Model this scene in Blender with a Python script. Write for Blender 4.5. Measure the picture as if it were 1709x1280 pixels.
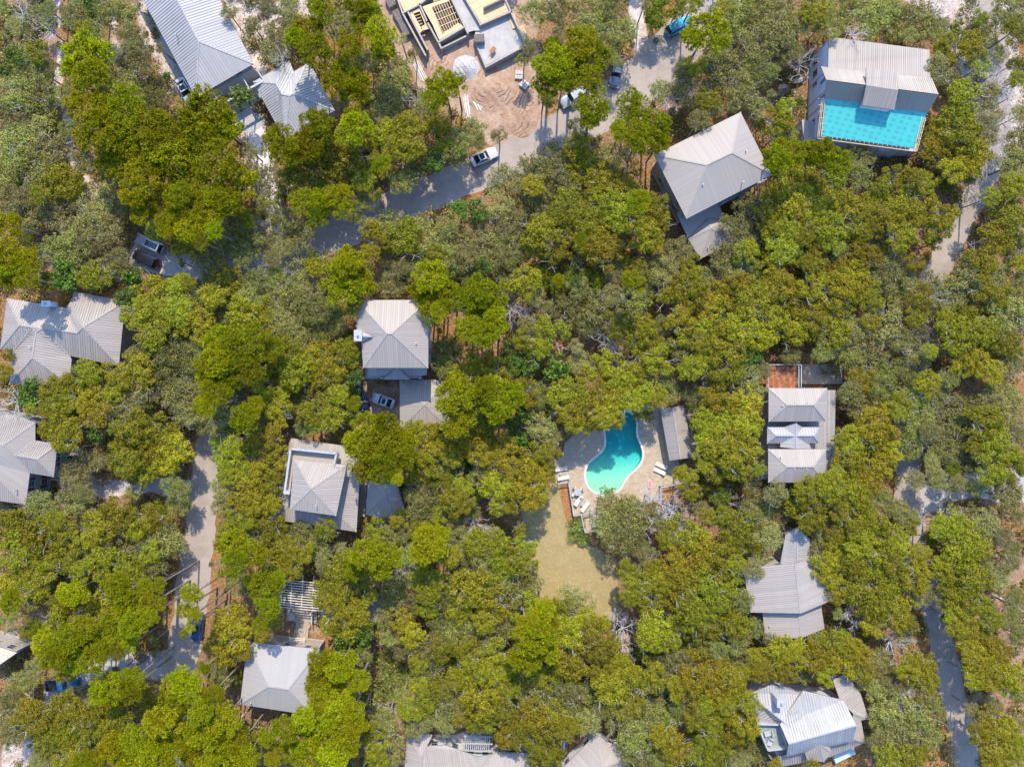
import bpy, bmesh, math, random
import numpy as np
from mathutils import Vector, Matrix
from mathutils.geometry import tessellate_polygon
S = bpy.context.scene
for o in list(bpy.data.objects): bpy.data.objects.remove(o)
C = S.collection
# ---------------------------------------------------------------- camera, light, exposure
H = 115.0
cam = bpy.data.objects.new('camera', bpy.data.cameras.new('camera')); C.objects.link(cam)
cam.location = (0, 0, H); cam.rotation_euler = (0, 0, 0)
cam.data.sensor_width = 36; cam.data.lens = 36 * H / 170.9
cam.data.clip_end = 3000; S.camera = cam
ELEV, AZ = math.radians(47), math.radians(3)          # sun from the top of the picture, a little right
W = bpy.data.worlds.new("World"); S.world = W; W.use_nodes = True
wn = W.node_tree.nodes; bg = wn['Background']
sky = wn.new('ShaderNodeTexSky'); sky.sky_type = 'NISHITA'; sky.sun_disc = False
sky.sun_elevation = ELEV; sky.sun_rotation = AZ
tint = wn.new('ShaderNodeMix'); tint.data_type = 'RGBA'; tint.blend_type = 'MULTIPLY'; tint.inputs[0].default_value = 1; tint.inputs[7].default_value = (.76, .95, 1.24, 1)
W.node_tree.links.new(sky.outputs[0], tint.inputs[6]); W.node_tree.links.new(tint.outputs[2], bg.inputs[0]); bg.inputs[1].default_value = 0.15
sl = bpy.data.lights.new('sun', 'SUN'); sl.energy = 2.5; sl.angle = math.radians(0.5); sl.color = (1, .9, .74)
sun = bpy.data.objects.new('sun', sl); C.objects.link(sun)
sd = Vector((math.sin(AZ) * math.cos(ELEV), math.cos(AZ) * math.cos(ELEV), math.sin(ELEV)))
sun.rotation_euler = sd.to_track_quat('Z', 'Y').to_euler(); sun.location = sd * 200
S.view_settings.view_transform = 'Standard'; S.view_settings.look = 'None'
S.view_settings.exposure = 1.22; S.view_settings.gamma = 1
S.render.engine = 'CYCLES'
S.cycles.max_bounces = 6; S.cycles.diffuse_bounces = 3; S.cycles.transparent_max_bounces = 8
R_ = random.Random(7)
NP = np.random.RandomState(5)

# ---------------------------------------------------------------- helpers
def P(px, py, z=0.0):                       # photograph pixel at height z -> world point
    k = (H - z) / H / 10.0
    return Vector(((px - 854.5) * k, -(py - 640) * k, z))
def toP(v):
    k = (H - v[2]) / H / 10.0
    return (v[0] / k + 854.5, 640 - v[1] / k)
def tag(o, label=None, cat=None, group=None, kind=None):
    if label: o['label'] = label
    if cat: o['category'] = cat
    if group: o['group'] = group
    if kind: o['kind'] = kind
    return o
def empty(name, loc, label, cat, group=None, rz=0):
    o = bpy.data.objects.new(name, None); C.objects.link(o); o.location = loc; o.rotation_euler = (0, 0, rz)
    o.empty_display_size = .3
    return tag(o, label, cat, group)
def inpoly(x, y, poly):
    c = False; n = len(poly); j = n - 1
    for i in range(n):
        xi, yi = poly[i][0], poly[i][1]; xj, yj = poly[j][0], poly[j][1]
        if (yi > y) != (yj > y) and x < (xj - xi) * (y - yi) / (yj - yi) + xi: c = not c
        j = i
    return c
def np_in(X, Y, poly):
    c = np.zeros(X.shape, bool); n = len(poly); j = n - 1
    for i in range(n):
        xi, yi = poly[i][:2]; xj, yj = poly[j][:2]
        with np.errstate(divide='ignore', invalid='ignore'):
            m = ((yi > Y) != (yj > Y)) & (X < (xj - xi) * (Y - yi) / (yj - yi + 1e-12) + xi)
        c ^= m; j = i
    return c
def np_dist(X, Y, pts, closed=True):        # distance to polyline
    d = np.full(X.shape, 1e9); n = len(pts)
    for i in range(n if closed else n - 1):
        ax, ay = pts[i][:2]; bx, by = pts[(i + 1) % n][:2]
        vx, vy = bx - ax, by - ay; L = vx * vx + vy * vy + 1e-9
        t = np.clip(((X - ax) * vx + (Y - ay) * vy) / L, 0, 1)
        d = np.minimum(d, np.hypot(X - ax - t * vx, Y - ay - t * vy))
    return d
class MB:                                   # collects boxes, prisms, tubes; several material slots
    def __init__(s): s.v = []; s.f = []; s.m = []; s.uv = []
    def face(s, pts, mi=0, uv=None):
        b = len(s.v); s.v += [tuple(p) for p in pts]; s.f.append(list(range(b, b + len(pts)))); s.m.append(mi)
        s.uv.append(uv or [(p[0], p[1]) for p in pts]); return s
    def hexa(s, c, mi=0):                   # 8 corners: bottom 4 ccw, top 4 ccw
        for q in ((3, 2, 1, 0), (4, 5, 6, 7), (0, 1, 5, 4), (1, 2, 6, 5), (2, 3, 7, 6), (3, 0, 4, 7)):
            s.face([c[i] for i in q], mi)
        return s
    def box(s, x0, y0, z0, x1, y1, z1, mi=0, M=None):
        c = [Vector(p) for p in ((x0, y0, z0), (x1, y0, z0), (x1, y1, z0), (x0, y1, z0), (x0, y0, z1), (x1, y0, z1), (x1, y1, z1), (x0, y1, z1))]
        if M: c = [M @ p for p in c]
        return s.hexa(c, mi)
    def bar(s, a, b, w, h, mi=0):           # box section from a to b, w wide, h high (centred)
        a, b = Vector(a), Vector(b); d = (b - a)
        if d.length < 1e-6: return s
        d.normalize(); up = Vector((0, 0, 1)) if abs(d.z) < .95 else Vector((1, 0, 0))
        sx = d.cross(up).normalized() * w / 2; sz = sx.cross(d).normalized() * h / 2
        c = [a - sx - sz, a + sx - sz, b + sx - sz, b - sx - sz, a - sx + sz, a + sx + sz, b + sx + sz, b - sx + sz]
        return s.hexa(c, mi)
    def prism(s, poly, z0, z1, mi=0, mtop=None):
        area = sum(poly[i][0] * poly[(i + 1) % len(poly)][1] - poly[(i + 1) % len(poly)][0] * poly[i][1] for i in range(len(poly)))
        if area < 0: poly = poly[::-1]
        s.face([(p[0], p[1], z1) for p in poly], mi if mtop is None else mtop)
        s.face([(p[0], p[1], z0) for p in poly[::-1]], mi)
        for i in range(len(poly)):
            a, b = poly[i], poly[(i + 1) % len(poly)]
            s.face([(a[0], a[1], z0), (b[0], b[1], z0), (b[0], b[1], z1), (a[0], a[1], z1)], mi)
        return s
    def cyl(s, c, r, z0, z1, n=12, mi=0, r2=None):
        r2 = r if r2 is None else r2
        A = [(c[0] + r * math.cos(2 * math.pi * i / n), c[1] + r * math.sin(2 * math.pi * i / n), z0) for i in range(n)]
        B = [(c[0] + r2 * math.cos(2 * math.pi * i / n), c[1] + r2 * math.sin(2 * math.pi * i / n), z1) for i in range(n)]
        s.face(A[::-1], mi); s.face(B, mi)
        for i in range(n): s.face([A[i], A[(i + 1) % n], B[(i + 1) % n], B[i]], mi)
        return s
    def tube(s, pts, rad, n=6, mi=0):
        rings = []
        for i, p in enumerate(pts):
            p = Vector(p); d = (Vector(pts[min(i + 1, len(pts) - 1)]) - Vector(pts[max(i - 1, 0)]))
            if d.length < 1e-6: d = Vector((0, 0, 1))
            d.normalize(); u = d.orthogonal().normalized(); w = d.cross(u)
            r = rad[i] if hasattr(rad, '__len__') else rad
            rings.append([p + (u * math.cos(2 * math.pi * k / n) + w * math.sin(2 * math.pi * k / n)) * r for k in range(n)])
        for a, b in zip(rings, rings[1:]):
            for k in range(n): s.face([a[k], a[(k + 1) % n], b[(k + 1) % n], b[k]], mi)
        return s
    def mesh(s, name, mats, smooth=False):
        me = bpy.data.meshes.new(name); me.from_pydata(s.v, [], s.f)
        for m in (mats if isinstance(mats, (list, tuple)) else [mats]): me.materials.append(m)
        me.polygons.foreach_set('material_index', s.m)
        uv = me.uv_layers.new(name='UVMap'); flat = [c for f in s.uv for p in f for c in p[:2]]
        uv.data.foreach_set('uv', flat)
        if smooth: me.polygons.foreach_set('use_smooth', [True] * len(s.f))
        me.update(); return me
    def build(s, name, mats, parent=None, smooth=False, bevel=0):
        o = bpy.data.objects.new(name, s.mesh(name, mats, smooth)); C.objects.link(o)
        if parent: o.parent = parent; o.location = (0, 0, 0)
        if bevel:
            m = o.modifiers.new('bevel', 'BEVEL'); m.width = bevel; m.segments = 2; m.limit_method = 'ANGLE'
        return o
def loc(parent):                            # world -> parent's space for parts written in world coordinates
    return Matrix.Translation(-Vector(parent.location))
def wbuild(mb, name, mats, parent, **k):    # mb written in world coordinates, parent has no rotation
    L = Vector(parent.location); mb.v = [(p[0] - L.x, p[1] - L.y, p[2] - L.z) for p in mb.v]
    return mb.build(name, mats, parent, **k)

# ---------------------------------------------------------------- materials
def nt(m): m.use_nodes = True; return m.node_tree.nodes, m.node_tree.links, m.node_tree.nodes['Principled BSDF']
def ramp(n, l, src, stops):
    r = n.new('ShaderNodeValToRGB'); e = r.color_ramp.elements
    while len(e) > 1: e.remove(e[0])
    e[0].position = stops[0][0]; e[0].color = (*stops[0][1], 1)
    for p, c in stops[1:]:
        q = e.new(p); q.color = (*c, 1)
    l.new(src, r.inputs[0]); return r.outputs[0]
def noise(n, l, sc, det=4, vec=None, rough=.6):
    t = n.new('ShaderNodeTexNoise'); t.inputs['Scale'].default_value = sc; t.inputs['Detail'].default_value = det
    t.inputs['Roughness'].default_value = rough
    if vec is not None: l.new(vec, t.inputs['Vector'])
    return t.outputs[0]
def mixc(n, l, f, a, b, bt='MIX'):
    m = n.new('ShaderNodeMix'); m.data_type = 'RGBA'; m.blend_type = bt
    for i, x in ((0, f), (6, a), (7, b)):
        if isinstance(x, (int, float)): m.inputs[i].default_value = x
        elif isinstance(x, tuple): m.inputs[i].default_value = (*x, 1)
        else: l.new(x, m.inputs[i])
    return m.outputs[2]
def mathn(n, l, op, a, b=0.0):
    m = n.new('ShaderNodeMath'); m.operation = op
    for i, x in enumerate((a, b)):
        if isinstance(x, (int, float)): m.inputs[i].default_value = x
        else: l.new(x, m.inputs[i])
    return m.outputs[0]
def bump(n, l, b, h, s=.4, d=.05):
    k = n.new('ShaderNodeBump'); k.inputs['Strength'].default_value = s; k.inputs['Distance'].default_value = d
    l.new(h, k.inputs['Height']); l.new(k.outputs[0], b.inputs['Normal'])
def world_pos(n):
    return n.new('ShaderNodeNewGeometry').outputs['Position']
def mat(name, c, rough=.7, metal=0, var=.12, sc=3, spec=None, bumpv=0):
    m = bpy.data.materials.new(name); n, l, b = nt(m)
    v = noise(n, l, sc, 5, world_pos(n))
    lo = tuple(x * (1 - var * 1.6) for x in c); hi = tuple(min(1, x * (1 + var * 1.3)) for x in c)
    l.new(ramp(n, l, v, [(.3, lo), (.7, hi)]), b.inputs['Base Color'])
    b.inputs['Roughness'].default_value = rough; b.inputs['Metallic'].default_value = metal
    if spec is not None: b.inputs['Specular IOR Level'].default_value = spec
    if bumpv: bump(n, l, b, v, bumpv)
    return m
def roof_mat(name, c, c2, spacing=.34, metal=.08, rough=.62, seam=.42, stain=None, streak=.28):
    m = bpy.data.materials.new(name); n, l, b = nt(m)
    uv = n.new('ShaderNodeUVMap'); uv.uv_map = 'UVMap'
    sx = n.new('ShaderNodeSeparateXYZ'); l.new(uv.outputs[0], sx.inputs[0])
    q = mathn(n, l, 'DIVIDE', sx.outputs[0], spacing)
    fr = mathn(n, l, 'FRACT', q); fl = mathn(n, l, 'FLOOR', q)
    cx = n.new('ShaderNodeCombineXYZ'); l.new(fl, cx.inputs[0])
    wn_ = n.new('ShaderNodeTexWhiteNoise'); wn_.noise_dimensions = '3D'; l.new(cx.outputs[0], wn_.inputs[0])
    mp = n.new('ShaderNodeMapping'); mp.inputs['Scale'].default_value = (2.2, .22, 1); l.new(uv.outputs[0], mp.inputs[0])
    st = noise(n, l, 1.4, 6, mp.outputs[0], .7)
    big = noise(n, l, .35, 4, world_pos(n))
    f = mathn(n, l, 'ADD', mathn(n, l, 'MULTIPLY', wn_.outputs[0], .45), mathn(n, l, 'MULTIPLY', st, streak))
    col = ramp(n, l, f, [(.1, c2), (.6, c)])
    col = mixc(n, l, mathn(n, l, 'MULTIPLY', big, .3), col, tuple(x * .72 for x in c))
    if stain:
        s2 = ramp(n, l, noise(n, l, .9, 6, world_pos(n), .75), [(.52, (0, 0, 0)), (.66, (1, 1, 1))])
        col = mixc(n, l, mathn(n, l, 'MULTIPLY', s2, .7), col, stain)
    # narrow darker lines run along the seams
    d = mathn(n, l, 'ABSOLUTE', mathn(n, l, 'SUBTRACT', fr, .5))
    e = ramp(n, l, d, [(.36, (0, 0, 0)), (.47, (1, 1, 1))])
    col = mixc(n, l, mathn(n, l, 'MULTIPLY', e, seam), col, tuple(x * .35 for x in c))
    l.new(col, b.inputs['Base Color']); b.inputs['Metallic'].default_value = metal
    b.inputs['Roughness'].default_value = rough; b.inputs['Specular IOR Level'].default_value = .25
    bump(n, l, b, d, .35, .04)
    return m
def leaf_mat(name, c, c2, trans=.35, spec=.25, hv=.03):
    m = bpy.data.materials.new(name); n, l, b = nt(m)
    g = n.new('ShaderNodeNewGeometry'); oi = n.new('ShaderNodeObjectInfo')
    col = ramp(n, l, g.outputs['Random Per Island'], [(0, tuple(x * .55 for x in c)), (.35, c), (.85, c2), (1, tuple(min(1, x * 1.25) for x in c2))])
    hs = n.new('ShaderNodeHueSaturation'); l.new(col, hs.inputs['Color'])
    l.new(mathn(n, l, 'ADD', mathn(n, l, 'MULTIPLY', oi.outputs['Random'], hv), .5 - hv / 2), hs.inputs['Hue'])
    l.new(mathn(n, l, 'ADD', mathn(n, l, 'MULTIPLY', oi.outputs['Random'], .35), .8), hs.inputs['Value'])
    col = mixc(n, l, 1.0, hs.outputs[0], oi.outputs['Color'], 'MULTIPLY')
    l.new(col, b.inputs['Base Color']); b.inputs['Roughness'].default_value = .55
    b.inputs['Specular IOR Level'].default_value = spec
    tr = n.new('ShaderNodeBsdfTranslucent'); l.new(col, tr.inputs[0])
    mx = n.new('ShaderNodeMixShader'); mx.inputs[0].default_value = trans
    l.new(b.outputs[0], mx.inputs[1]); l.new(tr.outputs[0], mx.inputs[2])
    l.new(mx.outputs[0], n['Material Output'].inputs[0]); return m
M_roofL = roof_mat('roof_metal_light', (.41, .385, .36), (.32, .30, .285))
M_roofG = roof_mat('roof_metal_grey', (.37, .32, .27), (.33, .285, .245), spacing=.3, seam=.12, streak=.15)
M_roofW = roof_mat('roof_metal_white', (.43, .41, .385), (.36, .34, .325), spacing=.45, seam=.5)
M_roofS = roof_mat('roof_metal_stained', (.38, .36, .33), (.28, .26, .235), spacing=.34, stain=(.42, .2, .08))
M_roofO = roof_mat('roof_metal_oak', (.42, .36, .305), (.34, .295, .25), spacing=.34, seam=.45)
M_roofP = roof_mat('roof_metal_smooth', (.42, .39, .36), (.38, .355, .33), seam=.15, streak=.12)
M_fwhite = mat('trim_white', (.4, .395, .38), .5)
M_fbrown = mat('fascia_rust', (.42, .2, .08), .7)
M_fgrey = mat('fascia_grey', (.32, .31, .3), .6)
M_wood = mat('wood_new', (.62, .46, .26), .75, sc=6, var=.2)
M_wood2 = mat('wood_weathered', (.42, .34, .26), .8, sc=6, var=.25)
M_dark = mat('dark_gap', (.03, .03, .03), .9)
M_conc = mat('concrete', (.38, .34, .295), .85, sc=2.5)
M_block = mat('concrete_block', (.33, .28, .24), .9, sc=7, var=.25)
M_slab = mat('slab', (.42, .385, .345), .8, sc=.8, var=.1)
M_sage = mat('siding_sage', (.24, .29, .24), .7)
M_tan = mat('siding_tan', (.34, .3, .25), .7)
M_white = mat('siding_white', (.5, .5, .5), .7, var=.06)
M_lav = mat('siding_bluegrey', (.55, .56, .6), .7, var=.06)
M_cream = mat('siding_cream', (.5, .42, .26), .7)
M_glass = mat('window_glass', (.03, .045, .06), .08, var=.3, spec=.8)
M_orange = mat('shutter_orange', (.5, .2, .02), .6)
M_purple = mat('shutter_plum', (.13, .03, .1), .6)
M_bark = mat('bark_grey', (.34, .31, .28), .9, sc=4, var=.3)
M_barkp = mat('bark_pine', (.26, .19, .15), .9, sc=4, var=.3)
M_twig = mat('twig_pale', (.55, .52, .49), .9, sc=3, var=.2)
M_pine = leaf_mat('needles', (.27, .275, .004), (.54, .5, .008), .45, hv=.02)
M_oak = leaf_mat('oak_leaves', (.26, .228, .012), (.53, .45, .028), .42)
M_grey = leaf_mat('grey_oak_leaves', (.225, .21, .045), (.47, .43, .145), .4)
M_green = leaf_mat('green_leaves', (.06, .12, .01), (.2, .28, .02), .3, .4)
M_under = leaf_mat('undergrowth_leaves', (.2, .165, .035), (.42, .34, .12), .35)
M_palm = leaf_mat('palm_leaves', (.12, .16, .02), (.32, .34, .09), .25)

# ---------------------------------------------------------------- ground, roads, water
def px(poly, z=0): return [P(x, y, z) for x, y in poly]
def smooth(pts, closed=False, it=3):
    for _ in range(it):
        q = []; n = len(pts); rng = range(n if closed else n - 1)
        if not closed: q.append(pts[0])
        for i in rng:
            a, b = pts[i], pts[(i + 1) % n]
            q += [(a[0] * .75 + b[0] * .25, a[1] * .75 + b[1] * .25), (a[0] * .25 + b[0] * .75, a[1] * .25 + b[1] * .75)]
        if not closed: q.append(pts[-1])
        pts = q
    return pts
POOL = smooth([(910 + x / 5.82, 680 + y / 5.82) for x, y in [(575, 205), (590, 290), (592, 370), (560, 430), (490, 490), (430, 540), (402, 590), (393, 660), (410, 745), (455, 800), (520, 832), (590, 845), (660, 830), (720, 790), (755, 725), (795, 660), (855, 610), (905, 560), (940, 500), (943, 430), (920, 360), (888, 295), (878, 230), (885, 160), (870, 90), (800, 40), (700, 45), (620, 110)]], True, 2)
DECK = [(925, 772), (927, 807), (947, 804), (957, 860), (968, 858), (974, 887), (1003, 881), (1010, 846), (1058, 837), (1101, 832), (1100, 811), (1138, 804), (1128, 769), (1162, 762), (1150, 680), (1099, 680), (1060, 672), (1010, 680), (962, 720), (942, 740), (938, 762)]
LAWN = smooth([(905, 790), (945, 815), (962, 885), (990, 900), (1012, 925), (1028, 975), (1024, 1020), (1020, 1060), (985, 1050), (900, 1025), (880, 970), (885, 890), (865, 850)], True)
ROADS = [('road', [(1260, -70), (1205, 0), (1130, 78), (1060, 148), (1000, 185), (930, 226), (870, 258), (790, 292), (700, 330), (620, 362), (540, 402), (480, 440), (440, 480), (412, 560), (385, 650), (350, 740), (338, 850), (325, 950), (314, 1050), (295, 1140), (285, 1230), (280, 1340)], [7, 7, 8, 8.5, 7, 7, 6.5, 6, 6, 6, 5.5, 5.5, 5, 5, 5, 5, 5, 5.5, 5.5, 5, 5, 5]),
         ('lane', [(1640, -60), (1650, 10), (1668, 90), (1656, 150), (1672, 210), (1652, 280), (1618, 345), (1590, 400), (1562, 455), (1540, 510), (1528, 580), (1528, 650), (1518, 750), (1512, 830), (1528, 910), (1555, 1000), (1576, 1090), (1592, 1170), (1610, 1250), (1618, 1340)], [4.0] * 7 + [4.2] * 13)]
PATHS = [('driveway', [(395, 160), (420, 200), (432, 240), (448, 300), (460, 360), (470, 440)], 2.6),
         ('driveway', [(1526, 838), (1570, 822), (1620, 806), (1709, 808), (1780, 815)], 4.2),
         ('driveway', [(315, 1085), (280, 1108), (215, 1112), (130, 1120), (90, 1180)], 3.6),
         ('driveway', [(452, 460), (380, 448), (300, 446), (235, 425)], 3.6),
         ('driveway', [(345, 815), (300, 812), (240, 810), (160, 815), (110, 806)], 2.2),
         ('trail', [(88, -30), (102, 60), (100, 115), (96, 155), (118, 210), (116, 262), (152, 312), (190, 350)], 1.5),
         ('trail', [(1062, -30), (1066, 40), (1080, 100)], 3)]
DIRT = [(600, -30), (905, -30), (892, 60), (905, 130), (915, 220), (880, 275), (838, 262), (800, 222), (775, 190), (700, 150), (655, 90)]
SANDS = [[(222, -30), (262, -30), (300, 60), (330, 150), (300, 165), (268, 130), (240, 90)], [(355, -30), (640, -30), (470, 40), (440, 130), (395, 160), (415, 108)], [(180, 25), (200, 30), (200, 90), (185, 100)], [(0, 1235), (70, 1240), (60, 1280), (0, 1300)], [(90, 1105), (125, 1115), (105, 1185), (85, 1165)], [(1500, -20), (1700, -20), (1709, 230), (1660, 300), (1640, 200), (1560, 40)], [(395, 210), (425, 195), (490, 440), (440, 470), (420, 300)]]
BARE = [[(1630, 930), (1760, 880), (1760, 1220), (1615, 1230), (1600, 1100)], [(0, 0), (110, 0), (105, 120), (0, 130)], [(640, 1090), (700, 1080), (690, 1200), (640, 1230)], [(140, 800), (235, 790), (235, 860), (150, 860)], [(600, 625), (668, 625), (668, 705), (590, 705)], [(520, 970), (560, 1000), (560, 1060), (470, 1060)]]

def fbm(X, Y, s, seed=0):
    rs = np.random.RandomState(seed); out = np.zeros(X.shape); a = 1
    for o in range(4):
        for _ in range(3):
            th = rs.rand() * 6.28; ph = rs.rand() * 6.28; f = s * 2 ** o * (0.7 + .6 * rs.rand())
            out += a * np.sin((X * math.cos(th) + Y * math.sin(th)) * f + ph + 1.3 * np.sin((Y * math.cos(th) - X * math.sin(th)) * f * .8 + ph * 2)) / 3
        a *= .55
    return out
gx = np.concatenate([[-900, -400, -200], np.arange(-105, 105.1, .6), [200, 400, 900]])
gy = np.concatenate([[-900, -400, -200], np.arange(-85, 85.1, .6), [200, 400, 900]])
GX, GY = np.meshgrid(gx, gy); nx, ny = len(gx), len(gy)
wob = fbm(GX, GY, .55, 3) * 1.1
def weight(polys, soft=1.2):
    w = np.zeros(GX.shape)
    for p in polys:
        q = px(p); d = np_dist(GX, GY, q); d = np.where(np_in(GX, GY, q), d, -d)
        w = np.maximum(w, np.clip((d + wob) / soft * .5 + .5, 0, 1))
    return w
wS, wD, wB = weight(SANDS, 2), weight([DIRT], 1.5), weight(BARE, 3)
wL = weight([LAWN], 1.6)
for nm, cl, wd in PATHS:
    if nm == 'trail': wS = np.maximum(wS, np.clip((wd * .55 - np_dist(GX, GY, px(cl), False) + wob * .5) * 1.5 + .5, 0, 1) * .9)
    else: wS = np.maximum(wS, np.clip((wd * .7 - np_dist(GX, GY, px(cl), False) + wob * .6) * 1.2 + .3, 0, .8))
wR = np.zeros(GX.shape)
for nm, cl, wd in ROADS:
    wR = np.maximum(wR, np.clip(1 - abs(np_dist(GX, GY, px(cl), False) - np.mean(wd) / 2 - .3 + wob * .5) / 1.1, 0, 1) * np.clip(.45 + .5 * fbm(GX, GY, .18, 17), 0, 1))
me = bpy.data.meshes.new('ground')
co = np.stack([GX, GY, np.zeros_like(GX)], -1).reshape(-1, 3)
idx = np.arange(nx * ny).reshape(ny, nx)
fa = np.stack([idx[:-1, :-1], idx[:-1, 1:], idx[1:, 1:], idx[1:, :-1]], -1).reshape(-1, 4)
me.from_pydata(co.tolist(), [], fa.tolist())
ca = me.color_attributes.new('soil', 'FLOAT_COLOR', 'POINT')
ca.data.foreach_set('color', np.stack([wS, wD, wL, np.maximum(wB, 0)], -1).reshape(-1).astype(np.float32))
cb = me.color_attributes.new('verge', 'FLOAT_COLOR', 'POINT')
cb.data.foreach_set('color', np.stack([wR, wB, wR * 0, wR * 0 + 1], -1).reshape(-1).astype(np.float32))
gm = bpy.data.materials.new('forest_floor'); n, l, b = nt(gm)
pos = world_pos(n)
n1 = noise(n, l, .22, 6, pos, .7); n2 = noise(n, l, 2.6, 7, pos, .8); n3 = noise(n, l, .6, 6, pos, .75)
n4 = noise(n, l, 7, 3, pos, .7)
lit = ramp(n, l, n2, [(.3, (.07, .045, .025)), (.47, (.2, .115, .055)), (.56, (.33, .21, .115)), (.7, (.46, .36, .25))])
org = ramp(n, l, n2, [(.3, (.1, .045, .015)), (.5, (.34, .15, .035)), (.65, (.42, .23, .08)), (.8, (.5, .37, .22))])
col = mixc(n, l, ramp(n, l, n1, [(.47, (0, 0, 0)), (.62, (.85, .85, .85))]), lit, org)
at = n.new('ShaderNodeAttribute'); at.attribute_name = 'soil'; sp = n.new('ShaderNodeSeparateColor'); l.new(at.outputs['Color'], sp.inputs[0])
av = n.new('ShaderNodeAttribute'); av.attribute_name = 'verge'; sv = n.new('ShaderNodeSeparateColor'); l.new(av.outputs['Color'], sv.inputs[0])
sandy = ramp(n, l, n3, [(.3, (.26, .17, .12)), (.45, (.48, .38, .3)), (.64, (.66, .6, .54))])
sandy = mixc(n, l, ramp(n, l, n2, [(.58, (0, 0, 0)), (.68, (.8, .8, .8))]), sandy, (.16, .12, .08))
dirt = ramp(n, l, n3, [(.25, (.27, .16, .1)), (.5, (.42, .28, .19)), (.72, (.52, .39, .3))])
wv = n.new('ShaderNodeTexWave'); wv.wave_type = 'RINGS'; wv.rings_direction = 'SPHERICAL'; wv.inputs['Scale'].default_value = .42; wv.inputs['Distortion'].default_value = 16; wv.inputs['Detail'].default_value = 4
wv.inputs['Detail Scale'].default_value = .5
mpw = n.new('ShaderNodeMapping'); mpw.inputs['Location'].default_value = (11, -52, 0); l.new(pos, mpw.inputs[0]); l.new(mpw.outputs[0], wv.inputs['Vector'])
trk = mathn(n, l, 'MULTIPLY', ramp(n, l, wv.outputs[0], [(0, (.9, .9, .9)), (.2, (0, 0, 0))]), ramp(n, l, noise(n, l, .33, 4, pos), [(.5, (0, 0, 0)), (.6, (1, 1, 1))]))
dirt = mixc(n, l, trk, dirt, (.3, .18, .12))
grass = ramp(n, l, n2, [(.3, (.26, .19, .08)), (.5, (.39, .29, .135)), (.7, (.46, .36, .2))])
grass = mixc(n, l, ramp(n, l, n3, [(.4, (0, 0, 0)), (.6, (.6, .6, .6))]), grass, (.29, .24, .1))
bare = ramp(n, l, n3, [(.3, (.18, .1, .06)), (.5, (.33, .2, .125)), (.7, (.47, .34, .24))])
bare = mixc(n, l, ramp(n, l, n2, [(.5, (0, 0, 0)), (.6, (.7, .7, .7))]), bare, (.22, .17, .08))
def msk(c, t=.0):
    return ramp(n, l, mathn(n, l, 'ADD', c, mathn(n, l, 'MULTIPLY', mathn(n, l, 'SUBTRACT', n4, .5), .7)), [(.42, (0, 0, 0)), (.58, (1, 1, 1))])
col = mixc(n, l, msk(sv.outputs[1]), col, bare)
col = mixc(n, l, msk(sv.outputs[0]), col, org)
col = mixc(n, l, msk(sp.outputs[0]), col, sandy)
col = mixc(n, l, msk(sp.outputs[1]), col, dirt)
col = mixc(n, l, msk(sp.outputs[2]), col, grass)
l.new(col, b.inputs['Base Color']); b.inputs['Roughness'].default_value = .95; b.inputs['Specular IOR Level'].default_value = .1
bump(n, l, b, mathn(n, l, 'ADD', n2, mathn(n, l, 'MULTIPLY', mathn(n, l, 'MULTIPLY', trk, sp.outputs[1]), -.3)), .9, .12)
me.materials.append(gm)
tag(obj := bpy.data.objects.new('ground', me), kind='structure'); C.objects.link(obj)

M_road = bpy.data.materials.new('asphalt_pale'); n, l, b = nt(M_road); pos = world_pos(n)
a = noise(n, l, 9, 5, pos, .8); c = noise(n, l, .5, 5, pos, .7)
col = ramp(n, l, a, [(.3, (.31, .25, .2)), (.7, (.43, .36, .3))])
col = mixc(n, l, ramp(n, l, c, [(.5, (0, 0, 0)), (.75, (.7, .7, .7))]), col, (.44, .37, .31))
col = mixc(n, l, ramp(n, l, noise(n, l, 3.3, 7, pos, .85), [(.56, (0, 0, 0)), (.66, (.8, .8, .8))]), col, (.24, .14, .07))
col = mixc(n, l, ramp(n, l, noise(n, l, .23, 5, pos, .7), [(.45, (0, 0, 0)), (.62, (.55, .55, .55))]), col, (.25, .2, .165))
l.new(col, b.inputs['Base Color']); b.inputs['Roughness'].default_value = .9; bump(n, l, b, a, .3, .01)
M_drive = mat('driveway_gravel', (.42, .38, .35), .95, sc=6, var=.3)
M_drivegrey = mat('driveway_concrete', (.4, .4, .4), .9, sc=3, var=.15)  # plain grey concrete for the driveway patches at the long house
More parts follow.
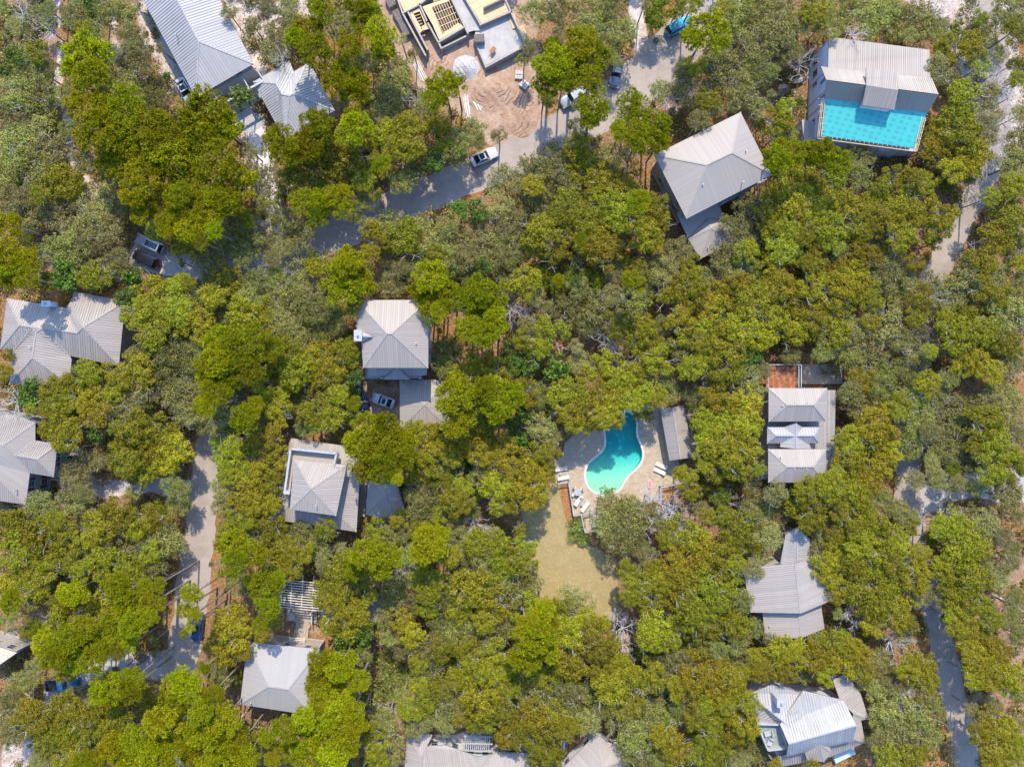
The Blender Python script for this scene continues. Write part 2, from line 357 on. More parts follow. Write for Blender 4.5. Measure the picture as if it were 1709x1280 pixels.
def strip(name, cl, wd, z, m, jitter=.25):
    pts = smooth([tuple(P(*p)[:2]) for p in cl], False, 3)
    if hasattr(wd, '__len__'):
        k = np.interp(np.linspace(0, 1, len(pts)), np.linspace(0, 1, len(wd)), wd)
    else: k = [wd] * len(pts)
    # resample
    fine = []; ks = []
    for i in range(len(pts) - 1):
        a, c = Vector(pts[i]), Vector(pts[i + 1]); q = max(1, int((c - a).length / .8))
        for j in range(q): fine.append(a.lerp(c, j / q)); ks.append(k[i] + (k[i + 1] - k[i]) * j / q)
    mb = MB(); row = []
    for i, p in enumerate(fine):
        d = (fine[min(i + 1, len(fine) - 1)] - fine[max(i - 1, 0)]).normalized(); nn = Vector((-d.y, d.x)); w = ks[i] / 2
        row.append((p + nn * (w + jitter * (math.sin(i * .9) * .5 + math.sin(i * 2.3 + 1) * .4 + R_.uniform(-.5, .5))), p, p - nn * (w + jitter * (math.sin(i * 1.1 + 2) * .5 + math.sin(i * 2.7) * .4 + R_.uniform(-.5, .5)))))
    for a, c in zip(row, row[1:]):
        for k in (0, 1):
            mb.face([(a[k].x, a[k].y, z), (a[k + 1].x, a[k + 1].y, z), (c[k + 1].x, c[k + 1].y, z), (c[k].x, c[k].y, z)])
    return tag(mb.build(name, m), kind='structure')
for i, (nm, cl, wd) in enumerate(ROADS): strip(nm, cl, wd, .016 + .004 * i, M_road, .3)
for i, (nm, cl, wd) in enumerate(PATHS):
    if nm == 'driveway': strip(nm, cl, wd, .006 + .002 * (i % 4), M_drive if i else mat('sand_drive', (.66, .6, .55), .95, sc=2, var=.2), .35)
    
# pool deck, coping, basin, water
M_paver = bpy.data.materials.new('deck_pavers'); n, l, b = nt(M_paver); pos = world_pos(n)
bt = n.new('ShaderNodeTexBrick'); bt.inputs['Scale'].default_value = 1; bt.inputs['Brick Width'].default_value = .6; bt.inputs['Row Height'].default_value = .3
bt.inputs['Mortar Size'].default_value = .02; bt.inputs['Color1'].default_value = (.48, .37, .25, 1); bt.inputs['Color2'].default_value = (.38, .29, .19, 1); bt.inputs['Mortar'].default_value = (.3, .22, .15, 1)
l.new(pos, bt.inputs['Vector'])
col = mixc(n, l, ramp(n, l, noise(n, l, 1.2, 7, pos, .8), [(.45, (0, 0, 0)), (.7, (.6, .6, .6))]), bt.outputs[0], (.56, .45, .32))
l.new(col, b.inputs['Base Color']); b.inputs['Roughness'].default_value = .85
def tri_fill(outer, holes, z):
    bm = bmesh.new()
    es = []
    for loop in [outer] + holes:
        vs = [bm.verts.new((p[0], p[1], z)) for p in loop]
        for i in range(len(vs)): es.append(bm.edges.new((vs[i], vs[(i + 1) % len(vs)])))
    bmesh.ops.triangle_fill(bm, edges=es, use_beauty=True)
    for f in bm.faces:
        if f.normal.z < 0: f.normal_flip()
    return bm
def off(poly, d):                            # outward offset, world coordinates
    ar = sum(poly[i][0] * poly[(i + 1) % len(poly)][1] - poly[(i + 1) % len(poly)][0] * poly[i][1] for i in range(len(poly)))
    s = 1 if ar > 0 else -1; out = []; n_ = len(poly)
    for i in range(n_):
        a, p, c = Vector(poly[i - 1][:2]), Vector(poly[i][:2]), Vector(poly[(i + 1) % n_][:2])
        e1 = (p - a).normalized(); e2 = (c - p).normalized()
        n1_ = Vector((e1.y, -e1.x)) * s; n2_ = Vector((e2.y, -e2.x)) * s
        m = (n1_ + n2_)
        if m.length < 1e-4: m = n1_
        m.normalize(); q = max(.35, m.dot(n1_))
        out.append(tuple(p + m * d / q))
    return out
poolw = [tuple(p[:2]) for p in px(POOL)]; deckw = [tuple(p[:2]) for p in px(DECK)]
cop = off(poolw, .32)
# ground really opens for the pool: cut the cells inside
bm = bmesh.new(); bm.from_mesh(me)
dele = [f for f in bm.faces if abs(f.calc_center_median().x) < 60 and inpoly(f.calc_center_median().x, f.calc_center_median().y, off(poolw, .7))]
bmesh.ops.delete(bm, geom=dele, context='FACES'); bm.to_mesh(me); bm.free()
bm = tri_fill(off(deckw, 0), [cop], .12); m2 = bpy.data.meshes.new('pool_deck')
for v in list(bm.verts): pass
bm.to_mesh(m2); bm.free(); m2.materials.append(M_paver)
pd = bpy.data.objects.new('pool_deck', m2); C.objects.link(pd); tag(pd, kind='structure')
mb = MB()
for i in range(len(deckw)):
    a, c = deckw[i], deckw[(i + 1) % len(deckw)]; mb.face([(a[0], a[1], -.1), (c[0], c[1], -.1), (c[0], c[1], .12), (a[0], a[1], .12)])
tag(mb.build('pool_deck_edge', M_paver), kind='structure')
pool = empty('swimming_pool', P(1025, 770), 'kidney shaped turquoise swimming pool with white coping in the paved deck', 'swimming pool')
M_cop = mat('coping', (.66, .62, .58), .7); M_plaster = mat('pool_plaster', (.56, .70, .53), .6, var=.05)
mb = MB(); nP = len(poolw)
for i in range(nP):
    a, c, d, e = poolw[i], poolw[(i + 1) % nP], cop[(i + 1) % nP], cop[i]
    mb.face([(*a, .16), (*c, .16), (*d, .16), (*e, .16)]); mb.face([(*e, .16), (*d, .16), (*d, .05), (*e, .05)]); mb.face([(*a, .16), (*c, .16), (*c, -.2), (*a, -.2)])
wbuild(mb, 'coping', M_cop, pool)
def depth(x, y):
    yy = toP((x, y, 0))[1]; return -.55 - 1.5 * max(0, min(1, (800 - yy) / 70))
bm = bmesh.new(); stp = .5; cellv = {}
mb = MB()
bmf = tri_fill(poolw, [], 0); bmesh.ops.subdivide_edges(bmf, edges=bmf.edges[:], cuts=1)
for f in bmf.faces: mb.face([(v.co.x, v.co.y, depth(v.co.x, v.co.y)) for v in f.verts])
bmf.free(); bm.free()
for i in range(nP):
    a, c = poolw[i], poolw[(i + 1) % nP]
    mb.face([(*a, depth(*a)), (*c, depth(*c)), (*c, .05), (*a, .05)])
wbuild(mb, 'basin', M_plaster, pool)
M_water = bpy.data.materials.new('pool_water'); n, l, b = nt(M_water)
tr = n.new('ShaderNodeBsdfTransparent')
wp = world_pos(n); sy = n.new('ShaderNodeSeparateXYZ'); l.new(wp, sy.inputs[0])
mr = n.new('ShaderNodeMapRange'); mr.inputs[1].default_value = -16; mr.inputs[2].default_value = -10; l.new(sy.outputs[1], mr.inputs[0])
l.new(mixc(n, l, mr.outputs[0], (.64, .95, .87), (.1, .68, .8)), tr.inputs[0])
gl = n.new('ShaderNodeBsdfGlossy'); gl.inputs['Roughness'].default_value = .03
fr = n.new('ShaderNodeFresnel'); fr.inputs[0].default_value = 1.33
bp = n.new('ShaderNodeBump'); bp.inputs['Strength'].default_value = .25; bp.inputs['Distance'].default_value = .05
l.new(noise(n, l, 3, 3, world_pos(n)), bp.inputs['Height']); l.new(bp.outputs[0], gl.inputs['Normal']); l.new(bp.outputs[0], fr.inputs['Normal'])
mx = n.new('ShaderNodeMixShader'); l.new(fr.outputs[0], mx.inputs[0]); l.new(tr.outputs[0], mx.inputs[1]); l.new(gl.outputs[0], mx.inputs[2])
l.new(mx.outputs[0], n['Material Output'].inputs[0])
bmf = tri_fill(poolw, [], .0); mb = MB()
for f in bmf.faces: mb.face([(v.co.x, v.co.y, .0) for v in f.verts])
bmf.free(); wbuild(mb, 'water', M_water, pool)
mb = MB()
for k in range(3):
    a = P(978 + k * 3, 808 + k * 4, 0); mb.tube([(a.x - .3, a.y - .4, -.35), (a.x, a.y, .1), (a.x + .5, a.y + .35, .25), (a.x + .9, a.y + .6, -.3)], .03)
wbuild(mb, 'handrail', M_fgrey, pool)

# ---------------------------------------------------------------- buildings
FOOT = []                                   # (roof outline in photo pixels, eave z, top z) used to keep trees out of roofs
def roof(parent, V, F, m=None, fascia=None, ribs=.42, name='roof', th=.2, cap=True, label=None, keep=False):
    ribs = ribs * .8
    """V: [(px,py,z)], F: faces. Real slopes, standing seams, ridge caps, fascia and soffit"""
    if not keep:
        z_ = min(v[2] for v in V); V = [(v[0], v[1], z_ + (v[2] - z_) * (.52 if v[2] - z_ > .9 else 1)) for v in V]
    m = m or M_roofL; fascia = fascia or M_fwhite
    W3 = [P(*v) for v in V]; mb = MB(); ec = {}; outs = []
    for f in F:
        pts = [W3[i] for i in f]; nrm = Vector((0, 0, 0))
        for i in range(len(pts)):
            a, c = pts[i], pts[(i + 1) % len(pts)]
            nrm += Vector(((a.y - c.y) * (a.z + c.z), (a.z - c.z) * (a.x + c.x), (a.x - c.x) * (a.y + c.y)))
        if nrm.z < 0: pts = pts[::-1]; f = f[::-1]; nrm = -nrm
        nrm.normalize(); h = Vector((nrm.x, nrm.y, 0))
        if h.length < .02: h = Vector((0, 1, 0))
        h.normalize(); u = Vector((-h.y, h.x, 0)); v = u.cross(nrm); v.normalize(); o = pts[0]
        ofs = o.dot(u); uv = [((p - o).dot(u) + ofs, (p - o).dot(v)) for p in pts]
        if len(pts) > 3:
            for t_ in tessellate_polygon([[Vector((p.x, p.y, 0)) for p in pts]]):
                a, c, d = [pts[i] for i in t_]
                if (c - a).cross(d - a).z < 0: t_ = t_[::-1]
                mb.face([pts[i] for i in t_], 0, [uv[i] for i in t_]); mb.face([pts[i] - Vector((0, 0, th)) for i in t_[::-1]], 2)
        else: mb.face(pts, 0, uv); mb.face([p - Vector((0, 0, th)) for p in pts[::-1]], 2)
        for i in range(len(f)):
            e = (f[i], f[(i + 1) % len(f)]); ec.setdefault(tuple(sorted(e)), []).append((e, nrm, u, v))
        if ribs:
            umin = min(q[0] for q in uv); umax = max(q[0] for q in uv); k = math.ceil(umin / ribs)
            while k * ribs < umax:
                uu = k * ribs; k += 1; xs = []
                for i in range(len(uv)):
                    a, c = uv[i], uv[(i + 1) % len(uv)]
                    if (a[0] <= uu) != (c[0] <= uu):
                        t = (uu - a[0]) / (c[0] - a[0]); xs.append((a[1] + t * (c[1] - a[1]), pts[i].lerp(pts[(i + 1) % len(uv)], t)))
                xs.sort(key=lambda q: q[0])
                for a, c in zip(xs[::2], xs[1::2]):
                    if (a[1] - c[1]).length > .15: 
                        up = nrm * .02; mb.bar(a[1] + up, c[1] + up, .035, .05, 0)
    # outline: fascia, soffit
    bound = {}
    for k, lst in ec.items():
        if len(lst) == 1: bound[lst[0][0][0]] = lst[0][0][1]
        elif cap:
            a, c = W3[k[0]], W3[k[1]]; n1_, n2_ = lst[0][1], lst[1][1]
            mid = (a + c) / 2; cm1 = lst[0][3]
            if (n1_ - n2_).length > .12:
                up = (n1_ + n2_).normalized() * .03; mb.bar(a + up, c + up, .2, .05, 1)
    for i, j in bound.items():
        a, c = W3[i], W3[j]; d = Vector((0, 0, -th)); 
        mb.face([a + d, c + d, c, a], 2); mb.face([a + d, a, c, c + d], 2)
    cap_m = m
    ob = wbuild(mb, name, [m, cap_m, fascia], parent)
    if label: ob['label'] = label
    loop = []
    if bound:
        s = i = next(iter(bound))
        while True:
            loop.append(i); i = bound.get(i)
            if i is None or i == s or len(loop) > 200: break
        FOOT.append(([V[i][:2] for i in loop], min(v[2] for v in V), max(v[2] for v in V)))
    return ob, [W3[i] for i in loop]
WIN = {}
def window_mesh(w, h, trim):
    k = (w, h, trim.name)
    if k not in WIN:
        mb = MB(); t = .09                   # in the XZ plane, facing -Y
        mb.box(-w / 2, -.08, -h / 2, -w / 2 + t, 0, h / 2).box(w / 2 - t, -.08, -h / 2, w / 2, 0, h / 2)
        mb.box(-w / 2 + t, -.08, h / 2 - t, w / 2 - t, 0, h / 2).box(-w / 2 + t, -.11, -h / 2, w / 2 - t, 0, -h / 2 + t)
        mb.box(-w / 2 + t, -.06, -.025, w / 2 - t, -.01, .025)
        f = mb.mesh('window', trim); mb = MB(); mb.box(-w / 2 + t, -.045, -h / 2 + t, w / 2 - t, -.02, -.025).box(-w / 2 + t, -.045, .025, w / 2 - t, -.02, h / 2 - t)
        g = mb.mesh('pane', M_glass); mb = MB()
        mb.box(-.22 * w - .0, -.05, -h / 2, .22 * w, 0, h / 2); 
        for q in range(6): mb.box(-.18 * w, -.07, -h / 2 + .1 + q * (h - .2) / 6, .18 * w, -.05, -h / 2 + .04 + (q + 1) * (h - .2) / 6)
        s = mb.mesh('shutter', M_orange); s2 = s.copy(); s2.materials[0] = M_purple
        WIN[k] = (f, g, s, s2)
    return WIN[k]
def put_window(parent, p, nrm, w=1.1, h=1.5, trim=None, shut=None):
    f, g, s, s2 = window_mesh(w, h, trim or M_fwhite)
    rz = math.atan2(nrm.y, nrm.x) + math.pi / 2
    o = bpy.data.objects.new('window', f); C.objects.link(o); o.parent = parent; o.location = Vector(p) - Vector(parent.location); o.rotation_euler = (0, 0, rz)
    q = bpy.data.objects.new('pane', g); C.objects.link(q); q.parent = o
    if shut:
        for sgn in (-1, 1):
            q = bpy.data.objects.new('shutter', s if shut == 'o' else s2); C.objects.link(q); q.parent = o; q.location = (sgn * w * .76, 0, 0)
def walls(parent, loop, m, inset=.55, drop=.16, z0=0, win=True, levels=None, shut=None, name='wall', step=3.2, base=None):
    xy = off([tuple(p[:2]) for p in loop], -inset); n_ = len(xy); mb = MB()
    zt = [p.z - drop for p in loop]
    ar = sum(xy[i][0] * xy[(i + 1) % n_][1] - xy[(i + 1) % n_][0] * xy[i][1] for i in range(n_)); s = 1 if ar > 0 else -1
    wins = []
    for i in range(n_):
        a, c = xy[i], xy[(i + 1) % n_]; za, zc = zt[i], zt[(i + 1) % n_]
        q = [(*a, z0), (*c, z0), (*c, zc), (*a, za)]
        mb.face(q if s > 0 else q[::-1])
        d = Vector((c[0] - a[0], c[1] - a[1])); L = d.length
        if L < .01: continue
        d.normalize(); nn = Vector((d.y, -d.x)) * s; mid = Vector(((a[0] + c[0]) / 2, (a[1] + c[1]) / 2))
        # corner board, base trim
        mb.bar((*a, z0), (*a, za), .16, .16, 1)
        if za > z0 + 3: mb.bar((a[0] + nn.x * .02, a[1] + nn.y * .02, z0 + .35), (c[0] + nn.x * .02, c[1] + nn.y * .02, z0 + .35), .12, .14, 1)
        for zz in np.arange(z0 + .7, min(za, zc) - .1, .35):      # lapped boards
            mb.bar((a[0] + nn.x * .008, a[1] + nn.y * .008, zz), (c[0] + nn.x * .008, c[1] + nn.y * .008, zz), .03, .02, 0)
        if win and L > 2 and nn.dot(-mid.normalized()) > .25:
            k = max(1, int(L / step)); zmin = min(za, zc)
            for lv in (levels or ([1.9, 4.9] if zmin > 5.6 else [max(1.3, zmin - 1.4)])):
                if lv + .8 > zmin: continue
                for j in range(k):
                    t = (j + .5) / k; p = Vector((a[0] + (c[0] - a[0]) * t, a[1] + (c[1] - a[1]) * t)) + nn * .01
                    wins.append(((p.x, p.y, lv), nn))
    wbuild(mb, name, [m, M_fwhite], parent)
    for p, nn in wins: put_window(parent, p, Vector((nn.x, nn.y, 0)), shut=shut)
def house(label, c, z=0, cat='house', name='house', group=None):
    return empty(name, P(c[0], c[1], 0), label, cat, group)
def vent(parent, x, y, z, h=.45):
    mb = MB(); p = P(x, y, z); z -= .5; p = P(x, y, z); mb.cyl(p, .07, z - 1.2, z + h, 8).cyl(p, .12, z + h, z + h + .06, 8)
    wbuild(mb, 'vent_pipe', M_fwhite, parent)
def chimney(parent, x, y, z0, z1, w=1.0, d=.8, m=None):
    p = P(x, y, z1); mb = MB(); mb.box(p.x - w / 2, p.y - d / 2, z0, p.x + w / 2, p.y + d / 2, z1).box(p.x - w / 2 - .1, p.y - d / 2 - .1, z1, p.x + w / 2 + .1, p.y + d / 2 + .1, z1 + .12)
    mb.cyl((p.x, p.y), .16, z1 + .12, z1 + .5, 10, 1)
    wbuild(mb, 'chimney', [m or M_white, M_fgrey], parent)
def rail_run(mb, pts, z, h=1.0, mi=0, post=1.8):
    for a, c in zip(pts, pts[1:]):
        a, c = Vector((a[0], a[1], z)), Vector((c[0], c[1], z)); L = (c - a).length; up = Vector((0, 0, h))
        mb.bar(a + up, c + up, .12, .07, mi); mb.bar(a + up * .15, c + up * .15, .06, .05, mi)
        k = max(1, round(L / post))
        for j in range(k + 1): q = a.lerp(c, j / k); mb.bar(q, q + up, .12, .12, mi)
        k = max(1, int(L / .16))
        for j in range(k): q = a.lerp(c, (j + .5) / k); mb.bar(q + up * .15, q + up, .035, .035, mi)
def planks(mb, poly, z, w=.15, ang=0, mi=0, th=.05, gap=.012):
    """boards clipped to a convex polygon (world xy)"""
    ca, sa = math.cos(ang), math.sin(ang); q = [(p[0] * ca + p[1] * sa, -p[0] * sa + p[1] * ca) for p in poly]
    v0 = min(p[1] for p in q); v1 = max(p[1] for p in q); v = v0
    while v < v1 - .01:
        ys = [v + gap, min(v + w, v1)]; ends = []
        for y in ((ys[0] + ys[1]) / 2,):
            xs = []
            for i in range(len(q)):
                a, c = q[i], q[(i + 1) % len(q)]
                if (a[1] <= y) != (c[1] <= y): xs.append(a[0] + (y - a[1]) / (c[1] - a[1]) * (c[0] - a[0]))
            xs.sort()
        if len(xs) >= 2:
            pts = [(xs[0], ys[0]), (xs[-1], ys[0]), (xs[-1], ys[1]), (xs[0], ys[1])]
            pts = [(a * ca - b_ * sa, a * sa + b_ * ca) for a, b_ in pts]
            mb.prism(pts, z - th, z, mi)
        v += w

# --- long house at the top left
h = house('long white metal roofed house running off the top edge, porch at its end', (330, 40))
V = [(206, -60, 5.2), (327, 163.5, 5.2), (423, 107, 5.2), (336, -60, 5.2), (264, -60, 8), (332, 70, 8)]
_, lp = roof(h, V, [[0, 1, 5, 4], [1, 2, 5], [2, 3, 4, 5]], M_roofW, M_fgrey, ribs=.55)
walls(h, lp, M_white, .7); vent(h, 295, 60, 6.8)
a, c = P(331, 166, 4), P(427, 112, 4); d = (c - a).normalized(); nn = Vector((d.y, -d.x, 0)); mb = MB()
if nn.y > 0: nn = -nn
mb.bar(a, c, .35, .3); mb.bar(a + nn * 2.6, c + nn * 2.6, .3, .3)
for k in range(5): q = a.lerp(c, k / 4); mb.bar(q, q + nn * 2.6, .16, .24); mb.bar(q + nn * 2.6, q + nn * 2.6 - Vector((0, 0, 4)), .25, .25)
wbuild(mb, 'porch_frame', M_fwhite, h)
mb = MB(); mb.prism([tuple((a + nn * .1)[:2]), tuple((c + nn * .1)[:2]), tuple((c + nn * 3)[:2]), tuple((a + nn * 3)[:2])], 0, .25); wbuild(mb, 'porch_floor', M_conc, h)

# --- garage with crossed hips next to it
h = house('small pale garage with star shaped crossed metal roof beside the long house', (490, 160), cat='garage', name='garage')
V = [(422.5, 137, 3.6), (483, 102, 3.6), (490, 120, 3.9), (511, 108, 3.6), (518, 107, 3.6), (558.5, 185, 3.6), (476, 236, 3.6), (461, 140, 5.6), (471, 158, 6.4), (483, 160.5, 6.5), (489, 157, 6.5)]
_, lp = roof(h, V, [[0, 1, 7], [1, 2, 8, 7], [2, 3, 10, 9, 8], [3, 4, 5, 10], [5, 6, 9, 10], [6, 0, 7, 8, 9]], M_roofW, M_fgrey, ribs=.5)
walls(h, lp, M_white, .5)

# --- big rust grey house right of centre
h = house('large grey hip roofed house with orange shutters and a blue shaded lower roof', (1190, 280))
V = [(1091.7, 259, 7), (1236, 187.5, 7), (1288.5, 292, 7), (1145.7, 365.5, 7), (1179, 276, 10.2), (1221.5, 255.7, 10.2)]
_, lp = roof(h, V, [[0, 1, 5, 4], [1, 2, 5], [2, 3, 4, 5], [3, 0, 4]], M_roofG, M_fgrey, ribs=0)
walls(h, lp, M_tan, .7, shut='o', step=3.4)
for x, y in ((1172, 309), (1239.5, 305), (1244, 253)): vent(h, x, y, 8.3)
V = [(1131.5, 362, 3.61), (1148.6, 399, 3.2), (1209, 365, 3.2), (1199, 340, 3.6), (1192, 330, 3.9), (1130, 355, 3.9)]
roof(h, V, [[0, 1, 2, 3, 4, 5]], M_roofG, M_fgrey, ribs=0, name='porch_roof')
V = [(1149, 400, 3.6), (1180, 366.5, 3.6), (1213, 368, 3.6), (1229.5, 402, 3.6), (1168.7, 432.5, 3.6), (1186.5, 381.5, 5.4)]
_, lp = roof(h, V, [[5, 0, 1], [5, 1, 2], [5, 2, 3], [5, 3, 4], [5, 4, 0]], M_roofG, M_fgrey, ribs=0, name='wing_roof')
walls(h, lp, M_tan, .5, name='wing_wall'); vent(h, 1181, 414, 4.3); vent(h, 1206, 400, 4.3)
mb = MB(); a, c = P(1201, 344, 3.2), P(1276, 302, 3.2); mb.prism([tuple(a[:2]), tuple(c[:2]), (c.x - .9, c.y + 1.2), (a.x - .9, a.y + 1.2)], 3.0, 3.2); rail_run(mb, [a, c], 3.2)
for t in (0, .33, .66, 1): q = a.lerp(c, t); mb.bar((q.x, q.y, 0), (q.x, q.y, 3), .2, .2)
wbuild(mb, 'balcony', M_fwhite, h)

# --- house under construction, top right
h = house('tall new house with bright turquoise roof membrane framed in raw lumber', (1450, 170))
V = [(1383, 62, 7.0), (1551.5, 83.7, 7.0), (1553, 130, 7.8), (1382, 113, 7.7)]
_, lp = roof(h, V, [[0, 1, 2, 3]], M_roofO, M_fbrown, ribs=.42, keep=True, name='rear_roof')
V = [(1370, 111, 7.75), (1382, 113, 7.78), (1553, 130, 7.88), (1555, 131, 7.88), (1566.5, 157.8, 10.2), (1379, 133.5, 10.2)]
roof(h, V, [[0, 1, 2, 3, 4, 5]], M_roofO, M_fbrown, ribs=.42, keep=True)
V = [(1380, 135, 10.1), (1566, 159, 10.1), (1547, 190, 7.6), (1376, 165, 7.6)]
roof(h, V, [[0, 1, 2, 3]], M_roofG, M_fgrey, ribs=.4, name='steep_roof', keep=True)
M_teal = bpy.data.materials.new('roof_membrane_turquoise'); n, l, b = nt(M_teal)
uvn = n.new('ShaderNodeUVMap'); mp = n.new('ShaderNodeMapping'); mp.inputs['Rotation'].default_value = (0, 0, -.14); mp.inputs['Scale'].default_value = (.85, 1.25, 1); l.new(uvn.outputs[0], mp.inputs[0])
vz = n.new('ShaderNodeTexVoronoi'); vz.inputs['Randomness'].default_value = .25; vz.inputs['Scale'].default_value = 1; l.new(mp.outputs[0], vz.inputs[0])
mp2 = n.new('ShaderNodeMapping'); mp2.inputs['Scale'].default_value = (2.4, 6, 1); l.new(mp.outputs[0], mp2.inputs[0])
lg = mathn(n, l, 'MULTIPLY', ramp(n, l, vz.outputs['Distance'], [(.3, (1, 1, 1)), (.38, (0, 0, 0))]), ramp(n, l, noise(n, l, 1.5, 2, mp2.outputs[0]), [(.4, (0, 0, 0)), (.5, (1, 1, 1))]))
col = mixc(n, l, mathn(n, l, 'MULTIPLY', lg, .95), (.045, .42, .35), (.04, .16, .17))
l.new(mixc(n, l, noise(n, l, .8, 4, world_pos(n)), col, (.07, .46, .43)), b.inputs['Base Color']); b.inputs['Roughness'].default_value = .5
V = [(1379, 164, 7.7), (1547, 189, 7.7), (1526, 248, 6.4), (1370, 226.5, 6.4)]
_, lp4 = roof(h, V, [[0, 1, 2, 3]], M_teal, M_wood, ribs=0, name='membrane_roof', keep=True)
mb = MB(); E = lambda x, y, z: P(x, y, z)
for k in range(22):                          # lookouts along the lower edge
    t = k / 21; a = E(1366 + t * (1526 - 1366), 229 + t * 21.5, 6.3); mb.bar(a, a + Vector((.15, 1.0, .1)), .07, .12)
mb.bar(E(1364, 231.5, 6.3), E(1529, 253.5, 6.3), .1, .2); 
for o_ in (0, 3.2, 5.6): mb.bar(E(1377 - o_, 165, 7.75), E(1370 - o_, 229, 6.4), .09, .16); mb.bar(E(1542 + o_ - 3, 192 + o_, 7.55), E(1525 + o_, 252, 6.4), .09, .16)
for k in range(7): t = k / 6; a = E(1371 + 7 * (1 - t), 229 - 64 * t, 6.4 + 1.3 * t); mb.bar(a, a - Vector((.6, 0, 0)), .07, .1)
for k in range(7): t = k / 6; a = E(1525 + 17 * t, 252 - 60 * t, 6.4 + 1.15 * t); mb.bar(a, a + Vector((.6, 0, 0)), .07, .1)
wbuild(mb, 'fly_rafters', M_wood, h)
V = [(1445.8, 113, 10.0), (1499, 121, 10.0), (1499, 151, 10.35), (1445.8, 142.6, 10.35)]
roof(h, V, [[0, 1, 2, 3]], M_roofO, M_fwhite, name='dormer_back_roof', ribs=.42, keep=True)
V = [(1445.8, 142.6, 10.35), (1499, 151, 10.35), (1492.5, 184, 9.1), (1438.7, 176, 9.1)]
roof(h, V, [[0, 1, 2, 3]], M_roofO, M_fwhite, name='dormer_roof', ribs=.42, keep=True)
mb = MB(); q = [P(1446, 158, 9), P(1496, 165, 9), P(1489, 181, 9), P(1442, 174, 9)]; mb.prism([tuple(p[:2]) for p in q], 7, 9.2); wbuild(mb, 'dormer_wall', M_lav, h)
L4 = [Vector(v) for v in ((49.7, 53.9, 7.0), (64.9, 51.8, 7.0), (64.7, 47.6, 7.8), (64.5, 44.0, 10.1), (64.3, 42.1, 7.6), (63.0, 37.6, 6.4), (49.3, 39.7, 6.4), (49.35, 44.3, 7.6), (49.4, 46.1, 10.1), (49.5, 49.2, 7.8))]
walls(h, L4, M_lav, 0, drop=.25, win=False)
for y_, z_ in ((52.6, 2.4), (50.6, 2.4), (48.6, 2.4), (47.8, 5.4), (45.2, 5.4), (42.6, 5.0), (42.6, 2.0)): put_window(h, (49.27 + (y_ - 39.7) * .028, y_, z_), Vector((-1, 0, 0)), 1.2, 1.7)
mb = MB(); a = P(1345, 205, 2.6); V = [(1338, 200, 2.6), (1372, 205, 2.6), (1366, 236, 2.6), (1342, 238, 2.6)]
_, lp = roof(h, V, [[0, 1, 2, 3]], M_roofL, M_fwhite, name='wing_roof', ribs=0); walls(h, lp, M_lav, .1, name='wing_wall')
mb = MB(); mb.box(*P(1452, 262, 0)[:2], 0, P(1515, 250, 0).x, P(1515, 250, 0).y, 2.9); wbuild(mb, 'porch', M_lav, h)
mb = MB(); a = P(1524, 262, 0); mb.bar(a, (a.x + .1, a.y, 6), .22, .22); a = P(1508, 266, 0); mb.bar(a, (a.x, a.y, 6), .14, .14); wbuild(mb, 'post', M_fwhite, h)

# --- sprawling house on the left edge
h = house('sprawling many hipped metal roofed house with rusty fascia at the left edge', (100, 560))
V = [(12, 498, 5), (0, 583, 5), (21.8, 586, 5), (15.5, 641, 5), (116, 641, 5), (119.5, 601, 5), (117, 594, 5), (198.3, 611, 5), (209, 503, 5), (124, 487, 5), (118, 503, 5.2), (110, 514, 5.2),
     (32.4, 543, 8), (54, 546.5, 8), (60, 554.5, 7.7), (71, 548, 8), (128.7, 556, 7.9), (139, 546, 8.8), (54, 597, 7.9)]
_, lp = roof(h, V, [[12, 0, 1], [12, 1, 2, 13], [13, 2, 3, 18, 14], [18, 3, 4], [14, 18, 4, 5, 6, 15], [15, 6, 7, 17, 16], [17, 7, 8], [8, 9, 10, 17], [10, 11, 16, 17], [11, 0, 12, 13, 14, 15, 16]], M_roofO, M_fbrown, ribs=.5)
walls(h, lp, M_tan, .5, win=False); chimney(h, 77, 507, 5, 6.9, 1.2, .7, M_lav); vent(h, 52, 579, 6.8)

# --- plum shuttered house below it
h = house('grey roofed sage house with plum shutters cut by the left edge', (30, 780))
V = [(-80, 672, 6.3), (40, 697, 6.3), (59, 705.6, 6.3), (59, 735, 6.3), (95.7, 741, 6), (89.8, 796, 6), (49.7, 789.5, 6.3), (43, 842, 6.3), (-80, 825, 6.3), (5, 743.4, 9), (24.5, 759.8, 8.2), (61.6, 766.4, 8.2), (-40, 765, 9), (-60, 735, 9)]
_, lp = roof(h, V, [[0, 1, 2, 9, 13], [9, 2, 3, 10], [10, 3, 4, 11], [11, 4, 5], [10, 11, 5, 6], [9, 10, 6, 7, 12, 13], [12, 7, 8], [13, 12, 8, 0]], M_roofG, M_fgrey, ribs=.4)
walls(h, lp, M_sage, .5, shut='p', step=3.5); vent(h, 26, 818, 7.5)
mb = MB(); q = [P(96, 742, 2.6), P(138, 745, 2.6), P(140, 758, 2.6), P(110, 760, 2.6), P(108, 800, 2.6), P(92, 798, 2.6)]
mb.prism([tuple(p[:2]) for p in q], 2.45, 2.6); rail_run(mb, [q[0], q[1], q[2], q[3], q[4], q[5]], 2.6)
for p in q: mb.bar((p.x, p.y, 0), (p.x, p.y, 2.4), .2, .2)
wbuild(mb, 'balcony', M_wood2, h)

